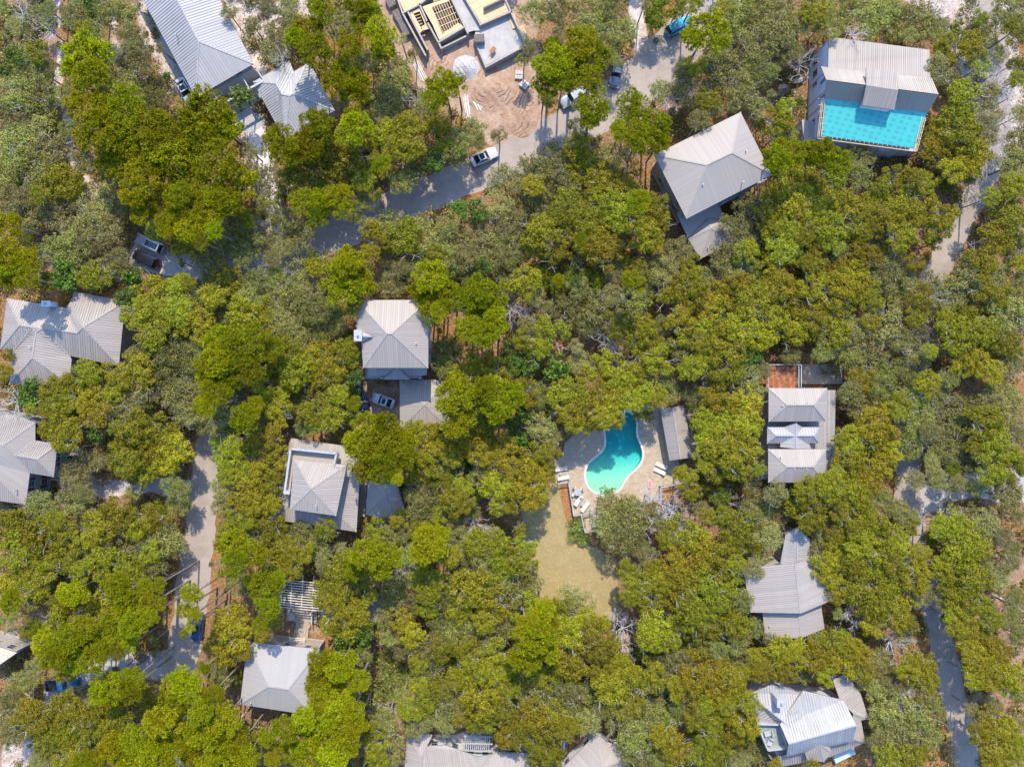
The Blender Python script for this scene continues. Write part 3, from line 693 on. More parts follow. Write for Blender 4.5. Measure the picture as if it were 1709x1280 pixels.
# --- house with roof terrace
h = house('two tier metal roofed house with planked roof deck cut into its upper side', (530, 810))
V = [(485, 731, 4.8), (603, 748, 4.8), (595, 887.4, 4.8), (451, 866, 4.8), (519.6, 816.8, 7.4)]
_, lp = roof(h, V, [[0, 1, 4], [1, 2, 4], [2, 3, 4], [3, 0, 4]], M_roofO, M_fwhite, ribs=.5, name='lower_roof')
walls(h, lp, M_tan, .6)
V = [(490.5, 767, 8.1), (579, 776, 7.6), (561, 860.6, 8.1), (485, 850, 8.1), (519.6, 815.5, 10.4)]
roof(h, V, [[0, 1, 4], [1, 2, 4], [2, 3, 4], [3, 0, 4]], M_roofO, M_fwhite, ribs=.5, name='upper_roof')
q = [P(x, y, 7) for x, y in ((493, 770), (575, 779), (559, 857), (487, 847))]; mb = MB(); mb.prism([tuple(p[:2]) for p in q], 4, 7.9); wbuild(mb, 'upper_wall', M_tan, h)
mb = MB(); planks(mb, [tuple(P(*p, 7)[:2]) for p in ((485, 750), (561, 757), (557, 777), (484, 768))], 7.0, .3, -.13, 0); planks(mb, [tuple(P(*p, 7)[:2]) for p in ((483.5, 768), (490, 769), (484, 822), (476, 822))], 7.0, .3, 1.44, 0)
wbuild(mb, 'roof_deck', M_wood2, h)
mb = MB(); pts = [P(557, 776, 7.9), P(561.5, 757, 7.9), P(485, 749, 7.9), (P(475, 822, 7.9))]
for a, c in zip(pts, pts[1:]): mb.bar((a.x, a.y, 7.2), (c.x, c.y, 7.2), .3, 1.5)
p = P(479, 822, 8); mb.box(p.x - .5, p.y - .2, 6, p.x + .5, p.y + .3, 8.2)
wbuild(mb, 'parapet', M_fwhite, h); vent(h, 528.5, 843, 9.2)

h = house('octagonal tree shaded outbuilding with shingled roof right of the terrace house', (640, 835), cat='outbuilding', name='outbuilding')
V = [(614, 803, 3.4), (648, 788, 3.4), (663, 812, 3.4), (676, 850, 3.4), (665, 868, 3.4), (637, 867, 3.4), (610, 858.5, 3.4), (643, 828, 5.2)]
_, lp = roof(h, V, [[7, i, (i + 1) % 7] for i in range(7)], M_roofG, M_fgrey, ribs=0); walls(h, lp, M_tan, .5)
mb = MB(); q = [(604, 803), (613, 803), (608, 862), (597, 862)]; planks(mb, [tuple(P(*p, .6)[:2]) for p in q], .6, .16, 1.5); wbuild(mb, 'boardwalk', M_wood2, h)

# --- centre left house with pyramid roof
h = house('square pyramid roofed house with white chimney above the parked silver hatchback', (655, 565))
V = [(595, 501, 9.6), (715, 500.6, 9.6), (714.7, 614, 9.6), (606, 614, 9.6), (603, 566, 9.65), (595.5, 553, 9.6), (646, 557, 13), (653.8, 557, 13)]
_, lp = roof(h, V, [[0, 1, 7, 6], [1, 2, 7], [2, 3, 6, 7], [3, 4, 5, 0, 6]], M_roofO, M_fwhite, ribs=.42)
walls(h, lp, M_white, .7); chimney(h, 597.5, 560, 0, 10.9, 1.0, 1.5, M_fwhite); vent(h, 695, 573, 10.6)
V = [(604, 553, 10.0), (604, 571, 10.0), (621, 561.5, 10.7), (604, 561, 10.8)]
roof(h, V, [[0, 3, 2], [3, 1, 2]], M_roofL, M_fbrown, ribs=0, name='cricket')
V = [(613, 611, 6.3), (713, 611, 6.3), (712, 626.5, 5.6), (614.5, 627.5, 5.6)]
roof(h, V, [[0, 1, 2, 3]], M_roofL, M_fwhite, name='porch_roof')
V = [(638.8, 633.5, 5.7), (684.7, 633.5, 5.7), (663, 613, 6.9), (661, 613, 6.9), (640, 620, 6.0), (685, 620, 6.0)]
roof(h, V, [[0, 1, 2]], M_roofL, M_fwhite, name='gable_roof')
mb = MB(); a = P(616, 632, 0); c = P(708, 632, 0)
for t in (0, .33, .66, 1): q = a.lerp(c, t); mb.bar((q.x, q.y, 0), (q.x, q.y, 5.5), .2, .2)
mb.box(a.x, a.y, 2.7, c.x, a.y + 1.6, 2.9); wbuild(mb, 'porch', M_fwhite, h)
h = house('small hip roofed garage half in blue shade beside the silver hatchback', (708, 675), cat='garage', name='garage')
V = [(667, 634, 3), (750, 634, 3), (750, 716, 3), (667.5, 716, 3), (708.5, 675, 4.9)]
_, lp = roof(h, V, [[i, (i + 1) % 4, 4] for i in range(4)], M_roofO, M_fwhite, ribs=.42); walls(h, lp, M_white, .5)

# --- white hip house bottom left
h = house('smooth pale hip roofed house below the wooden pergola', (465, 1130))
V = [(413, 1071, 5.2), (533, 1083, 5.2), (522, 1194, 5.2), (400.5, 1175, 5.2), (448.3, 1145.5, 8), (481, 1149.8, 8)]
_, lp = roof(h, V, [[0, 1, 5, 4], [1, 2, 5], [2, 3, 4, 5], [3, 0, 4]], M_roofP, M_fwhite, ribs=0); walls(h, lp, M_tan, .5); vent(h, 420, 1171, 5.8)

# --- courtyard house right
h = house('three ridged metal roofed house with terracotta terrace and blinding white middle roof', (1335, 705))
V = [(1281, 650, 4.6), (1394.6, 651, 4.6), (1393, 762, 4.6), (1379, 800, 4.6), (1281, 800, 4.6)]
_, lp = roof(h, V, [[0, 1, 2, 3, 4]], M_roofS, M_fgrey, ribs=0, name='low_roof'); walls(h, lp, M_tan, .3, win=False)
def hip(V, m, fas, nm='roof', ribs=.42, z0=4.5):
    _, lp = roof(h, V, [[0, 1, 5, 4], [1, 2, 5], [2, 3, 4, 5], [3, 0, 4]], m, fas, ribs=ribs, name=nm)
    walls(h, lp, M_tan, .6, z0=z0, name='upper_wall', win=False)
hip([(1282.7, 647.8, 7), (1380, 647.8, 7), (1379, 703, 7), (1282.7, 703.5, 7), (1313.8, 676, 9), (1357.8, 676, 9)], M_roofO, M_fwhite)
hip([(1282, 749.5, 7), (1379, 749.5, 7), (1376.5, 805.5, 7), (1282, 805, 7), (1313.8, 779, 9), (1356.9, 779, 9)], M_roofO, M_fwhite)
hip([(1280.5, 711.8, 5.9), (1367.7, 711.8, 5.9), (1367, 739.5, 5.9), (1280, 740, 5.9), (1295, 727, 7.2), (1358, 727, 7.2)], M_roofW, M_fwhite, 'middle_roof')
V = [(1306, 713, 5.9), (1328.5, 705.5, 7.5), (1328.5, 749, 7.5), (1302, 746, 5.9), (1340, 713, 5.9), (1354, 749, 5.7)]
roof(h, V, [[0, 1, 2, 3], [1, 4, 5, 2]], M_roofL, M_fwhite, name='cross_gable', ribs=0)
for x, y in ((1325, 672), (1345, 672), (1324, 782), (1344, 782), (1304, 677), (1302, 763)): vent(h, x, y, 8)
mb = MB(); q = [(1278.5, 610.5), (1328.5, 610.5), (1328.5, 648), (1278.5, 648)]; q = [tuple(P(*p, 3.2)[:2]) for p in q]
M_terra = mat('terrace_stained', (.33, .12, .05), .8, sc=1.6, var=.45); planks(mb, q, 3.2, .5, 1.57); wbuild(mb, 'terrace_floor', M_terra, h)
mb = MB(); rail_run(mb, [P(1278, 648, 3.2), P(1278, 609, 3.2), P(1333, 609, 3.2), P(1333, 646, 3.2)], 3.2); rail_run(mb, [P(1329, 612, 3.2), P(1329, 646, 3.2)], 3.2)
for x, y in ((1278, 609), (1305, 609), (1333, 609), (1278, 628)): p = P(x, y, 3); mb.bar((p.x, p.y, 0), p, .2, .2)
wbuild(mb, 'terrace_railing', M_fwhite, h)
mb = MB(); q = [tuple(P(*p, .5)[:2]) for p in ((1336, 608), (1406, 608), (1406, 641), (1336, 641))]; planks(mb, q, .5, .35, 0); wbuild(mb, 'lower_deck', M_wood2, h)
mb = MB(); q = [tuple(P(*p, 2.8)[:2]) for p in ((1268, 793), (1282, 765), (1282, 800), (1266, 800))]; mb.prism(q, 2.6, 2.8); wbuild(mb, 'side_porch', M_fwhite, h)

# --- bent gable house right, lower
h = house('pale bent gable house with overlapping lower roof, upper corner in tree shade', (1320, 990))
V = [(1240, 948, 6.2), (1252.8, 1021.8, 6.2), (1335.7, 1023.4, 8), (1394, 999.6, 6.2), (1351, 931, 6.2), (1326.6, 940.5, 8)]
_, lp = roof(h, V, [[0, 1, 2, 5], [5, 2, 3, 4]], M_roofO, M_fwhite, ribs=.42); walls(h, lp, M_tan, .5)
V = [(1272, 1018, 5.3), (1277, 1064, 5.3), (1336.5, 1065, 6.7), (1376, 1049, 5.3), (1370, 1006, 5.3), (1333, 1018, 6.7)]
_, lp = roof(h, V, [[0, 1, 2, 5], [5, 2, 3, 4]], M_roofO, M_fwhite, ribs=.42, name='lower_roof'); walls(h, lp, M_tan, .5, name='lower_wall'); vent(h, 1283, 1043, 5.8)
V = [(1302, 942, 4.8), (1311, 892, 4.8), (1331, 880, 5.8), (1352, 900, 4.8), (1352, 934, 4.8), (1330, 944, 5.8)]
_, lp = roof(h, V, [[0, 1, 2, 5], [5, 2, 3, 4]], M_roofL, M_fwhite, ribs=.42, name='entry_roof'); walls(h, lp, M_tan, .5, name='entry_wall')

# --- bottom right house
h = house('white metal roofed house with bay tower and walled roof terrace at the bottom right', (1350, 1210))
V = [(1250, 1157, 6), (1288, 1142, 6), (1343, 1158, 6), (1343.5, 1178, 6.8), (1332.5, 1223.5, 8.3), (1334, 1230, 7.9), (1302, 1209, 6), (1264, 1209, 6)]
_, lp = roof(h, V, [[0, 1, 2, 3, 4], [0, 4, 5, 6, 7], ], M_roofW, M_fbrown, ribs=.5, name='wing_roof', keep=True); 
V = [(1316, 1241, 9), (1429.2, 1210, 9), (1407.5, 1168, 6.4), (1340, 1152, 6.4), (1302, 1208, 7.6), (1424, 1236, 6.6), (1312, 1262, 6.6)]
roof(h, V, [[0, 1, 2, 3, 4], [0, 6, 5, 1]], M_roofW, M_fbrown, ribs=.5, name='main_roof', keep=True)
V = [(1312, 1258, 5.8), (1420, 1232, 5.8), (1424, 1190, 5.6), (1403, 1172, 5.6), (1390, 1134, 5), (1413, 1124, 5), (1436, 1157, 4.6), (1450, 1199, 4.6), (1437, 1202, 4.8), (1444, 1239, 4.6), (1385, 1263, 4.6), (1300, 1280, 4.6), (1300, 1262, 5.4)]
_, lp = roof(h, V, [[2, 3, 4, 5, 6, 7, 8], [1, 2, 8, 9], [0, 1, 9, 10, 11, 12]], M_roofO, M_fbrown, ribs=.5, name='skirt_roof', keep=True)
V = [(1341.5, 1249.5, 6.4), (1347, 1268.6, 6.4), (1375, 1271, 6.4), (1388, 1255.5, 6.4), (1381, 1238, 6.4), (1364, 1231, 6.4), (1366, 1240, 8.4)]
_, lpb = roof(h, V, [[6, i, (i + 1) % 6] for i in range(6)], M_roofO, M_fwhite, ribs=.42, name='bay_roof'); walls(h, lpb, M_white, .4, name='bay_wall')
w4 = [P(*p) for p in ((1256, 1158, 0), (1290, 1150, 0), (1343, 1165, 0), (1405, 1172, 0), (1440, 1195, 0), (1436, 1234, 0), (1385, 1257, 0), (1305, 1272, 0), (1266, 1210, 0))]
mb = MB(); mb.prism([tuple((p * .955)[:2]) for p in w4], 0, 4.0); wbuild(mb, 'wall', M_white, h)
FOOT.append(([(1250, 1157), (1288, 1142), (1343, 1152), (1407, 1168), (1429, 1210), (1444, 1239), (1385, 1263), (1300, 1280), (1300, 1240), (1264, 1209)], 6, 9))
p = [P(*q, 6.8) for q in ((1264, 1208), (1303, 1209), (1315, 1248), (1282, 1252))]; mb = MB(); mb.prism([tuple(q[:2]) for q in p], 3, 6.0); wbuild(mb, 'terrace_floor', mat('terrace_grey', (.24, .27, .24), .8), h)
mb = MB()
for i in range(4): a, c = p[i], p[(i + 1) % 4]; mb.bar((a.x, a.y, 6.3), (c.x, c.y, 6.3), .22, 1.2)
wbuild(mb, 'parapet', M_fwhite, h); chimney(h, 1303.5, 1173, 6, 8.8, 1.1, 1.1, M_fwhite)
q = [P(*t, 1) for t in ((1391, 1262), (1425, 1245), (1428, 1258), (1395, 1274))]; mb = MB(); mb.prism([tuple(t[:2]) for t in q], 0, 1); wbuild(mb, 'patio', mat('patio_pale', (.5, .58, .56), .6), h)

# --- bottom centre houses
h = house('pale hipped house with white slatted pergola cut by the bottom edge', (780, 1270))
V = [(680, 1222, 3.4), (721, 1226, 3.4), (712, 1245, 3.8), (744, 1243, 3.6), (774, 1254, 3.8), (797, 1262.5, 4.8), (822, 1258.7, 3.8), (832, 1254, 3.4), (880, 1256, 3.4), (905, 1345, 3.4), (670, 1345, 3.4), (702, 1262, 5.0), (702, 1310, 5.0), (735, 1312, 6.0), (860, 1312, 6.0), (797, 1300, 5.8)]
_, lp = roof(h, V, [[0, 1, 11], [0, 11, 12, 10], [1, 2, 12, 11], [2, 3, 4, 15, 13, 12], [4, 5, 15], [5, 6, 15], [6, 7, 8, 14, 15], [8, 9, 14], [9, 10, 12, 13, 15, 14]], M_roofO, M_fwhite, ribs=.42); walls(h, lp, M_white, .5)
mb = MB()
for k in range(13): t = k / 12; mb.bar(P(777 + t * 40, 1226 + t * 1, 3.4), P(775 + t * 40, 1252 + t * 3, 3.4), .12, .16)
for y in (1228, 1240, 1252): mb.bar(P(774, y, 3.25), P(822, y + 1, 3.25), .16, .2)
for x, y in ((776, 1228), (820, 1229), (774, 1252), (820, 1254)): p = P(x, y, 3.2); mb.bar((p.x, p.y, 0), p, .2, .2)
wbuild(mb, 'pergola', M_fwhite, h)
mb = MB(); q = [tuple(P(*t, .4)[:2]) for t in ((725, 1228), (760, 1226), (822, 1205), (822, 1258), (740, 1250))]; mb.prism(q, 0, .4); wbuild(mb, 'patio', mat('patio_sand', (.55, .47, .38), .8), h)
mb = MB(); p = P(733, 1228, 0)
for k in range(6): mb.box(p.x - .9, p.y - .35 * k - .35, 0, p.x + .9, p.y - .35 * k, .3 + .25 * k)
wbuild(mb, 'steps', M_fwhite, h)
h = house('pale hip roof tip with dappled shade rising from the bottom edge, blue tarp beside', (990, 1280))
V = [(995, 1225, 3.2), (925, 1295, 3.2), (985, 1370, 3.2), (1055, 1262, 3.2), (1006, 1282, 6.2), (990, 1310, 6.2)]
_, lp = roof(h, V, [[0, 1, 5, 4], [1, 2, 5], [2, 3, 4, 5], [3, 0, 4]], M_roofO, M_fwhite, ribs=.42); walls(h, lp, M_white, .5)

# --- yellow house on the left edge, bottom
h = house('cream walled flat roofed house with blue trimmed windows at the left edge', (0, 1110))
V = [(-60, 1060, 5), (28, 1089, 5), (-8, 1114, 5), (-100, 1085, 5)]
_, lp = roof(h, V, [[0, 1, 2, 3]], mat('flat_roof_tan', (.55, .46, .33), .85, var=.2), M_fwhite, ribs=0); walls(h, lp, M_tan, .3, step=2.5)
# --- half hidden small roof
h = house('small shed roof almost hidden under the trees right of the pergola', (632, 1018), cat='shed', name='shed')
V = [(614, 993, 3.2), (649, 1003, 3.2), (645, 1036, 2.8), (614, 1036, 2.8)]
_, lp = roof(h, V, [[0, 1, 2, 3]], M_roofG, M_fwhite, ribs=.42); walls(h, lp, M_white, .3)
# --- pool pavilion
h = house('slim gabled pool pavilion with dappled pale roof right of the pool', (1130, 725), cat='pavilion', name='pavilion')
V = [(1102, 684, 2.9), (1117.3, 769, 2.9), (1136, 766, 3.8), (1156, 762.5, 2.9), (1142, 676, 2.9), (1122, 680, 3.8)]
_, lp = roof(h, V, [[0, 1, 2, 5], [5, 2, 3, 4]], M_roofO, M_fwhite, ribs=.42); walls(h, lp, M_tan, .4)

# ---------------------------------------------------------------- building site (top, centre)
h = house('unfinished house foundation of block walls, plywood floors and pale slab', (770, 40), name='unfinished_house')
Q = lambda x, y, z=0, ox=610, oy=0, s=7.76: P(ox + x / s, oy + y / s, z)
M_ply = bpy.data.materials.new('plywood'); n, l, b = nt(M_ply)
bt = n.new('ShaderNodeTexBrick'); bt.inputs['Brick Width'].default_value = 2.4; bt.inputs['Row Height'].default_value = 1.2; bt.inputs['Scale'].default_value = 1; bt.inputs['Mortar Size'].default_value = .02
bt.inputs['Color1'].default_value = (.66, .47, .24, 1); bt.inputs['Color2'].default_value = (.58, .4, .2, 1); bt.inputs['Mortar'].default_value = (.2, .12, .06, 1)
mp = n.new('ShaderNodeMapping'); mp.inputs['Rotation'].default_value = (0, 0, -.52); l.new(world_pos(n), mp.inputs[0]); l.new(mp.outputs[0], bt.inputs[0])
l.new(mixc(n, l, mathn(n, l, 'MULTIPLY', noise(n, l, 1.4, 6, world_pos(n)), .4), bt.outputs[0], (.7, .55, .34)), b.inputs['Base Color']); b.inputs['Roughness'].default_value = .75
def wallrun(pts, z1=1.6, w=.3, s=7.76, ox=610):
    mb = MB(); pts = [Q(x, y, z1, ox) for x, y in pts]
    for a, c in zip(pts, pts[1:]):
        d = (c - a).normalized() * w / 2; mb.bar((a.x - d.x, a.y - d.y, z1 / 2), (c.x + d.x, c.y + d.y, z1 / 2), w, z1); mb.bar((a.x - d.x, a.y - d.y, z1 + .02), (c.x + d.x, c.y + d.y, z1 + .02), w * .8, .05, 1)
    wbuild(mb, 'block_wall', [M_block, M_conc], h)
wallrun([(380, -120), (480, 175), (775, 715)], 1.6)                      # left wall
wallrun([(545, 150), (800, 640)], 1.55)
wallrun([(480, 172), (700, 62), (850, -60)], 1.63)
wallrun([(700, 62), (800, 290), (945, 555), (980, 625)], 1.6)
wallrun([(945, 550), (1285, 350)], 1.62); wallrun([(985, 628), (1325, 460)], 1.0)
wallrun([(1070, -100), (1325, 430)], 1.58)
wallrun([(1250, -90), (1490, 320)], 1.61); wallrun([(1490, 322), (1870, 160)], 1.64); wallrun([(1780, -60), (1885, 160), (2080, 590)], 1.57)
wallrun([(2080, 590), (1560, 870)], 1.4); wallrun([(1560, 872), (1410, 520)], .9)
def flat(name, pts, z, m, t=.06):
    mb = MB(); mb.prism([tuple(Q(x, y, z)[:2]) for x, y in pts], z - t, z); wbuild(mb, name, m, h)
flat('plywood_floor', [(400, -90), (500, 160), (690, 60), (840, -60)], 1.3, M_ply); flat('plywood_floor', [(1270, -70), (1500, 305), (1865, 145), (1770, -60)], 1.38, M_ply)
for P4 in ([(570, 165), (605, 150), (735, 400), (700, 440)], [(605, 150), (700, 100), (780, 260), (820, 380), (735, 400), (725, 350), (770, 320), (700, 150), (612, 185)]): flat('plywood_floor', P4, 1.31, M_ply)
flat('plywood_floor', [(735, 90), (850, 90), (1010, 470), (955, 520), (870, 330)], 1.32, M_ply)
flat('plywood_floor', [(735, 90), (1060, -20), (1080, 20), (855, 95)], 1.31, M_ply); flat('plywood_floor', [(1005, 440), (1200, 300), (1275, 345), (955, 525)], 1.33, M_ply)
flat('slab', [(1100, -60), (1260, -60), (1480, 320), (1480, 400), (1400, 400), (1335, 420)], 1.0, M_slab)
flat('slab', [(1500, 330), (1870, 180), (2060, 590), (1560, 850), (1415, 520), (1420, 400)], .8, M_slab)
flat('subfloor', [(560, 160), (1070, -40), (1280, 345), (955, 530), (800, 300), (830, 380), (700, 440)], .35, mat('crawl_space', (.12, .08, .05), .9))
mb = MB()
for k in range(9): t = k / 8; mb.bar(Q(850 + t * 260, 90 - t * 90, 1.15), Q(1010 + t * 230, 440 - t * 120, 1.15), .08, .25)
for k in range(5): t = k / 4; mb.bar(Q(850 + t * 150, 110 + t * 320, 1.17), Q(1090 + t * 160, 10 + t * 320, 1.17), .1, .2)
for k in range(7): t = k / 6; mb.bar(Q(595 + t * 110, 185 + t * 230, 1.15), Q(700 + t * 60, 150 + t * 240, 1.15), .08, .25)
wbuild(mb, 'floor_joists', M_wood, h)
FOOT.append(([(655, -20), (900, -20), (880, 80), (812, 112), (715, 92)], 1, 1.6))

# ---------------------------------------------------------------- vehicles
M_tyre = mat('tyre', (.02, .02, .02), .8); M_rim = mat('rim', (.45, .45, .46), .35, .8)
M_cglass = mat('car_glass', (.015, .025, .03), .06, spec=.9); M_lamp = mat('headlight', (.7, .72, .75), .1); M_tail = mat('tail_light', (.4, .01, .01), .2)
M_plas = mat('black_plastic', (.03, .03, .035), .6)
def paint(name, c, metal=.3):
    m = mat(name, c, .25, metal, var=.03); b = m.node_tree.nodes['Principled BSDF']; b.inputs['Coat Weight'].default_value = .6; return m
def car(label, px_, py_, heading, col, kind='sedan', L=4.7, Wd=1.85, Ht=1.45, sunroof=True, z=.03):
    """heading: image direction of the nose in degrees, 0 = right, 90 = up"""
    t = empty('parked_car' if kind != 'pickup' else 'pickup_truck', P(px_, py_, 0) + Vector((0, 0, z)), label, 'car' if kind != 'pickup' else 'pickup', None, math.radians(heading))
    m = col; W2 = Wd / 2; bl = {'sedan': .92, 'suv': 1.05, 'pickup': 1.1}[kind]
    # stations from nose (+x) to tail
    xs = [.5, .485, .44, .36, .2, 0, -.2, -.36, -.44, -.485, -.5]
    ws = [.62, .8, .93, .985, 1, 1, 1, .99, .95, .84, .7]
    hz = {'sedan': [.5, .62, .7, .77, .86, .9, .92, .92, .88, .8, .6], 'suv': [.6, .78, .88, .95, 1.02, 1.05, 1.06, 1.06, 1.04, .98, .75], 'pickup': [.65, .85, .98, 1.04, 1.1, 1.12, 1.1, 1.1, 1.1, 1.1, .8]}[kind]
    mb = MB(); rings = []
    for a, w, hh in zip(xs, ws, hz):
        y = W2 * w; rings.append([(a * L, -y * .94, .25), (a * L, -y, .45), (a * L, -y, hh * .8), (a * L, -y * .93, hh * .97), (a * L, -y * .6, hh * 1.0 + .02), (a * L, 0, hh + .04), (a * L, y * .6, hh + .02), (a * L, y * .93, hh * .97), (a * L, y, hh * .8), (a * L, y, .45), (a * L, y * .94, .25)])
    for a, c in zip(rings, rings[1:]):
        for k in range(10): mb.face([a[k], a[k + 1], c[k + 1], c[k]], 0)
        mb.face([a[10], a[0], c[0], c[10]], 0)
    mb.face(rings[0], 0); mb.face(rings[-1][::-1], 0)
    mb.build('body', m, t, smooth=True)
    if kind == 'sedan': st = [(.17, .84, .9), (.05, .72, Ht), (-.2, .7, Ht - .02), (-.4, .8, .9)]
    elif kind == 'suv': st = [(.2, .86, 1.02), (.09, .76, Ht), (-.4, .74, Ht - .03), (-.48, .84, 1.02)]
    else: st = [(.2, .86, 1.08), (.1, .76, Ht), (-.06, .76, Ht), (-.1, .84, 1.08)]
    mb = MB(); rg = []
    for a, w, hh in st: rg.append((a * L, W2 * w, hh))
    mb2 = MB()
    b0 = bl - .08
    A = [(rg[0][0], -rg[0][1], b0), (rg[0][0], rg[0][1], b0)]; B = [(rg[1][0], -rg[1][1], rg[1][2]), (rg[1][0], rg[1][1], rg[1][2])]
    Cc = [(rg[2][0], -rg[2][1], rg[2][2]), (rg[2][0], rg[2][1], rg[2][2])]; D = [(rg[3][0], -rg[3][1], b0), (rg[3][0], rg[3][1], b0)]
    ml = [((A[0][0] + D[0][0]) / 2)]; mb.face([A[0], A[1], B[1], B[0]]); mb.face([D[1], D[0], Cc[0], Cc[1]]); mb.face([A[1], D[1], Cc[1], B[1]]); mb.face([D[0], A[0], B[0], Cc[0]]); mb.face([B[0], B[1], Cc[1], Cc[0]])
    cab = mb.build('windows', M_cglass, t)
    mb = MB()                                 # roof skin, pillars
    x0, x1 = B[0][0] + .02, Cc[0][0] - .02; y = B[0][1]; yc = Cc[0][1]; zt = Ht + .012
    mb.hexa([(x1, -abs(yc) - .02, zt - .03), (x0, -abs(y) - .02, zt - .03), (x0, abs(y) + .02, zt - .03), (x1, abs(yc) + .02, zt - .03), (x1, -abs(yc) + .08, zt + .03), (x0, -abs(y) + .08, zt + .03), (x0, abs(y) - .08, zt + .03), (x1, abs(yc) - .08, zt + .03)], 0)
    for s in (-1, 1):
        for p, q in ((A, B), (D, Cc)): mb.bar(p[0 if s < 0 else 1], q[0 if s < 0 else 1], .09, .07)
        mx_ = (x0 + x1) / 2; mb.bar((mx_, s * (W2 * .86), b0), (mx_, s * abs(y), Ht), .08, .05)
    mb.build('roof', m, t)
    if sunroof and kind != 'pickup':
        mb = MB(); mb.box(x1 + .25, -abs(y) + .2, zt + .031, x0 - .2, abs(y) - .2, zt + .04); mb.build('sunroof', M_cglass, t)
    for sx in (.31, -.31):
        for s in (-1, 1):
            mb = MB(); r = .34; n_ = 18; c0 = (sx * L, s * (W2 - .1), r)
            A_ = [(c0[0] + r * math.cos(i * 6.2832 / n_), s * (W2 - .2), r + r * math.sin(i * 6.2832 / n_)) for i in range(n_)]; B_ = [(p[0], s * (W2 + .005), p[2]) for p in A_]
            for i in range(n_): mb.face([A_[i], A_[(i + 1) % n_], B_[(i + 1) % n_], B_[i]])
            mb.face(A_); mb.face(B_[::-1]); w_ = mb.build('wheel', M_tyre, t)
            mb = MB(); mb.face([(c0[0] + .22 * math.cos(i * .5236), s * (W2 + .012), r + .22 * math.sin(i * .5236)) for i in range(12)]); mb.build('rim', M_rim, w_)
    for s in (-1, 1):
        mb = MB(); mb.box(.455 * L, s * W2 * .75 - .17, hz[1] - .16, .492 * L, s * W2 * .75 + .12, hz[1] - .02); mb.build('headlight', M_lamp, t)
        mb = MB(); mb.box(-.495 * L, s * W2 * .74 - .14, hz[-2] - .2, -.468 * L, s * W2 * .74 + .14, hz[-2] + .03); mb.build('tail_light', M_tail, t)
        mb = MB(); mb.box(.15 * L, s * (W2 + .08) - .09, bl - .02, .15 * L + .12, s * (W2 + .08) + .09, bl + .12); mb.build('mirror', m, t)
    if kind == 'pickup':
        mb = MB(); zt = 1.13
        for q in ((-.485 * L, -W2 + .02, -.12 * L, -W2 + .12), (-.485 * L, W2 - .12, -.12 * L, W2 - .02), (-.49 * L, -W2 + .1, -.47 * L, W2 - .1)): mb.box(q[0], q[1], 1.0, q[2], q[3], zt + .25)
        mb.build('bed_rail', m, t)
        mb = MB(); mb.box(-.465 * L, -W2 + .13, zt, -.13 * L, W2 - .13, zt + .03); mb.build('bed_floor', M_plas, t)
    return t
white = paint('paint_white', (.52, .53, .53), .1); silver = paint('paint_silver', (.4, .42, .45), .3); black = paint('paint_black', (.02, .022, .028)); blue = paint('paint_teal', (.03, .28, .42), .4)
lblue = paint('paint_pale_blue', (.5, .58, .65), .2); navy = paint('paint_navy', (.02, .05, .12)); grey = paint('paint_grey', (.18, .19, .21), .5)
car('white sedan with dark roof parked on the sandy road below the building site', 808.5, 264.5, 25, white)
car('pale silver blue car with sunroof tucked beside the long white roofed house', 313, 156, -60, lblue, L=4.9)
car('teal blue SUV parked under trees at the top of the road', 1131, 48, 30, blue, 'suv', Ht=1.75, sunroof=False)
tk = car('dark pickup with loaded bed parked nose down beside the dirt cul de sac', 1027, 124, -100, grey, 'pickup', L=5.2, Ht=1.75)
car('silver car half under a bright pine near the road bend', 957, 165, -148, silver, 'suv', L=4.9, Ht=1.6, sunroof=False)
car('silver SUV with glass roof parked next to a black one at the left', 254, 409, 155, silver, 'suv', L=5.0, Ht=1.7)
car('black off roader parked tight beside the silver SUV with glass roof', 248, 434, 155, black, 'suv', L=4.6, Ht=1.8, sunroof=False)
car('silver hatchback with black roof in the shaded yard by the hip roofed garage', 640.5, 668.5, 160, silver, 'sedan', L=4.1, Wd=1.8)
car('dark car mostly hidden by leaves left of the silver hatchback', 603, 663, 110, navy, 'sedan', sunroof=False)
car('dark navy car under an open pine on the left hand road', 333, 1045, -95, navy, 'sedan')
car('blue pickup partly covered by trees near the bottom left', 110, 1137, 5, paint('paint_blue', (.02, .14, .32)), 'pickup', L=5.2, Ht=1.75)
lo = empty('tyre_load', P(1028.5, 117, 1.2), 'round bundle lying in the bed of the dark pickup', 'cargo'); mb = MB(); mb.cyl((0, 0), .55, -.0, .25, 18, 0, .45); mb.build('bundle', M_wood2, lo); mb = MB(); mb.cyl((0, 0), .25, .25, .32, 14); mb.build('hub', M_dark, lo)

# ---------------------------------------------------------------- pool furniture, rails
M_sling = mat('lounger_fabric', (.66, .58, .47), .8); M_fr = mat('lounger_frame', (.6, .58, .54), .5)
def lounger(label, x, y, ang):
    t = empty('sun_lounger', P(x, y, 0) + Vector((0, 0, .12)), label, 'sun lounger', 'loungers on the pool deck', math.radians(ang))
    mb = MB(); mb.box(-1.0, -.3, .28, .35, .3, .33); mb.build('seat', M_sling, t)
    mb = MB(); mb.bar((.35, 0, .31), (.95, 0, .62), .6, .05); mb.build('backrest', M_sling, t)
    mb = MB(); mb.box(-1.02, -.35, .22, .98, -.3, .3).box(-1.02, .3, .22, .98, .35, .3).box(-1.02, -.3, .22, -.97, .3, .3); mb.build('frame', M_fr, t)
    for a in (-.85, .7):
        for s in (-.32, .32): mb = MB(); mb.box(a, s - .03, 0, a + .06, s + .03, .24); mb.build('leg', M_fr, t)
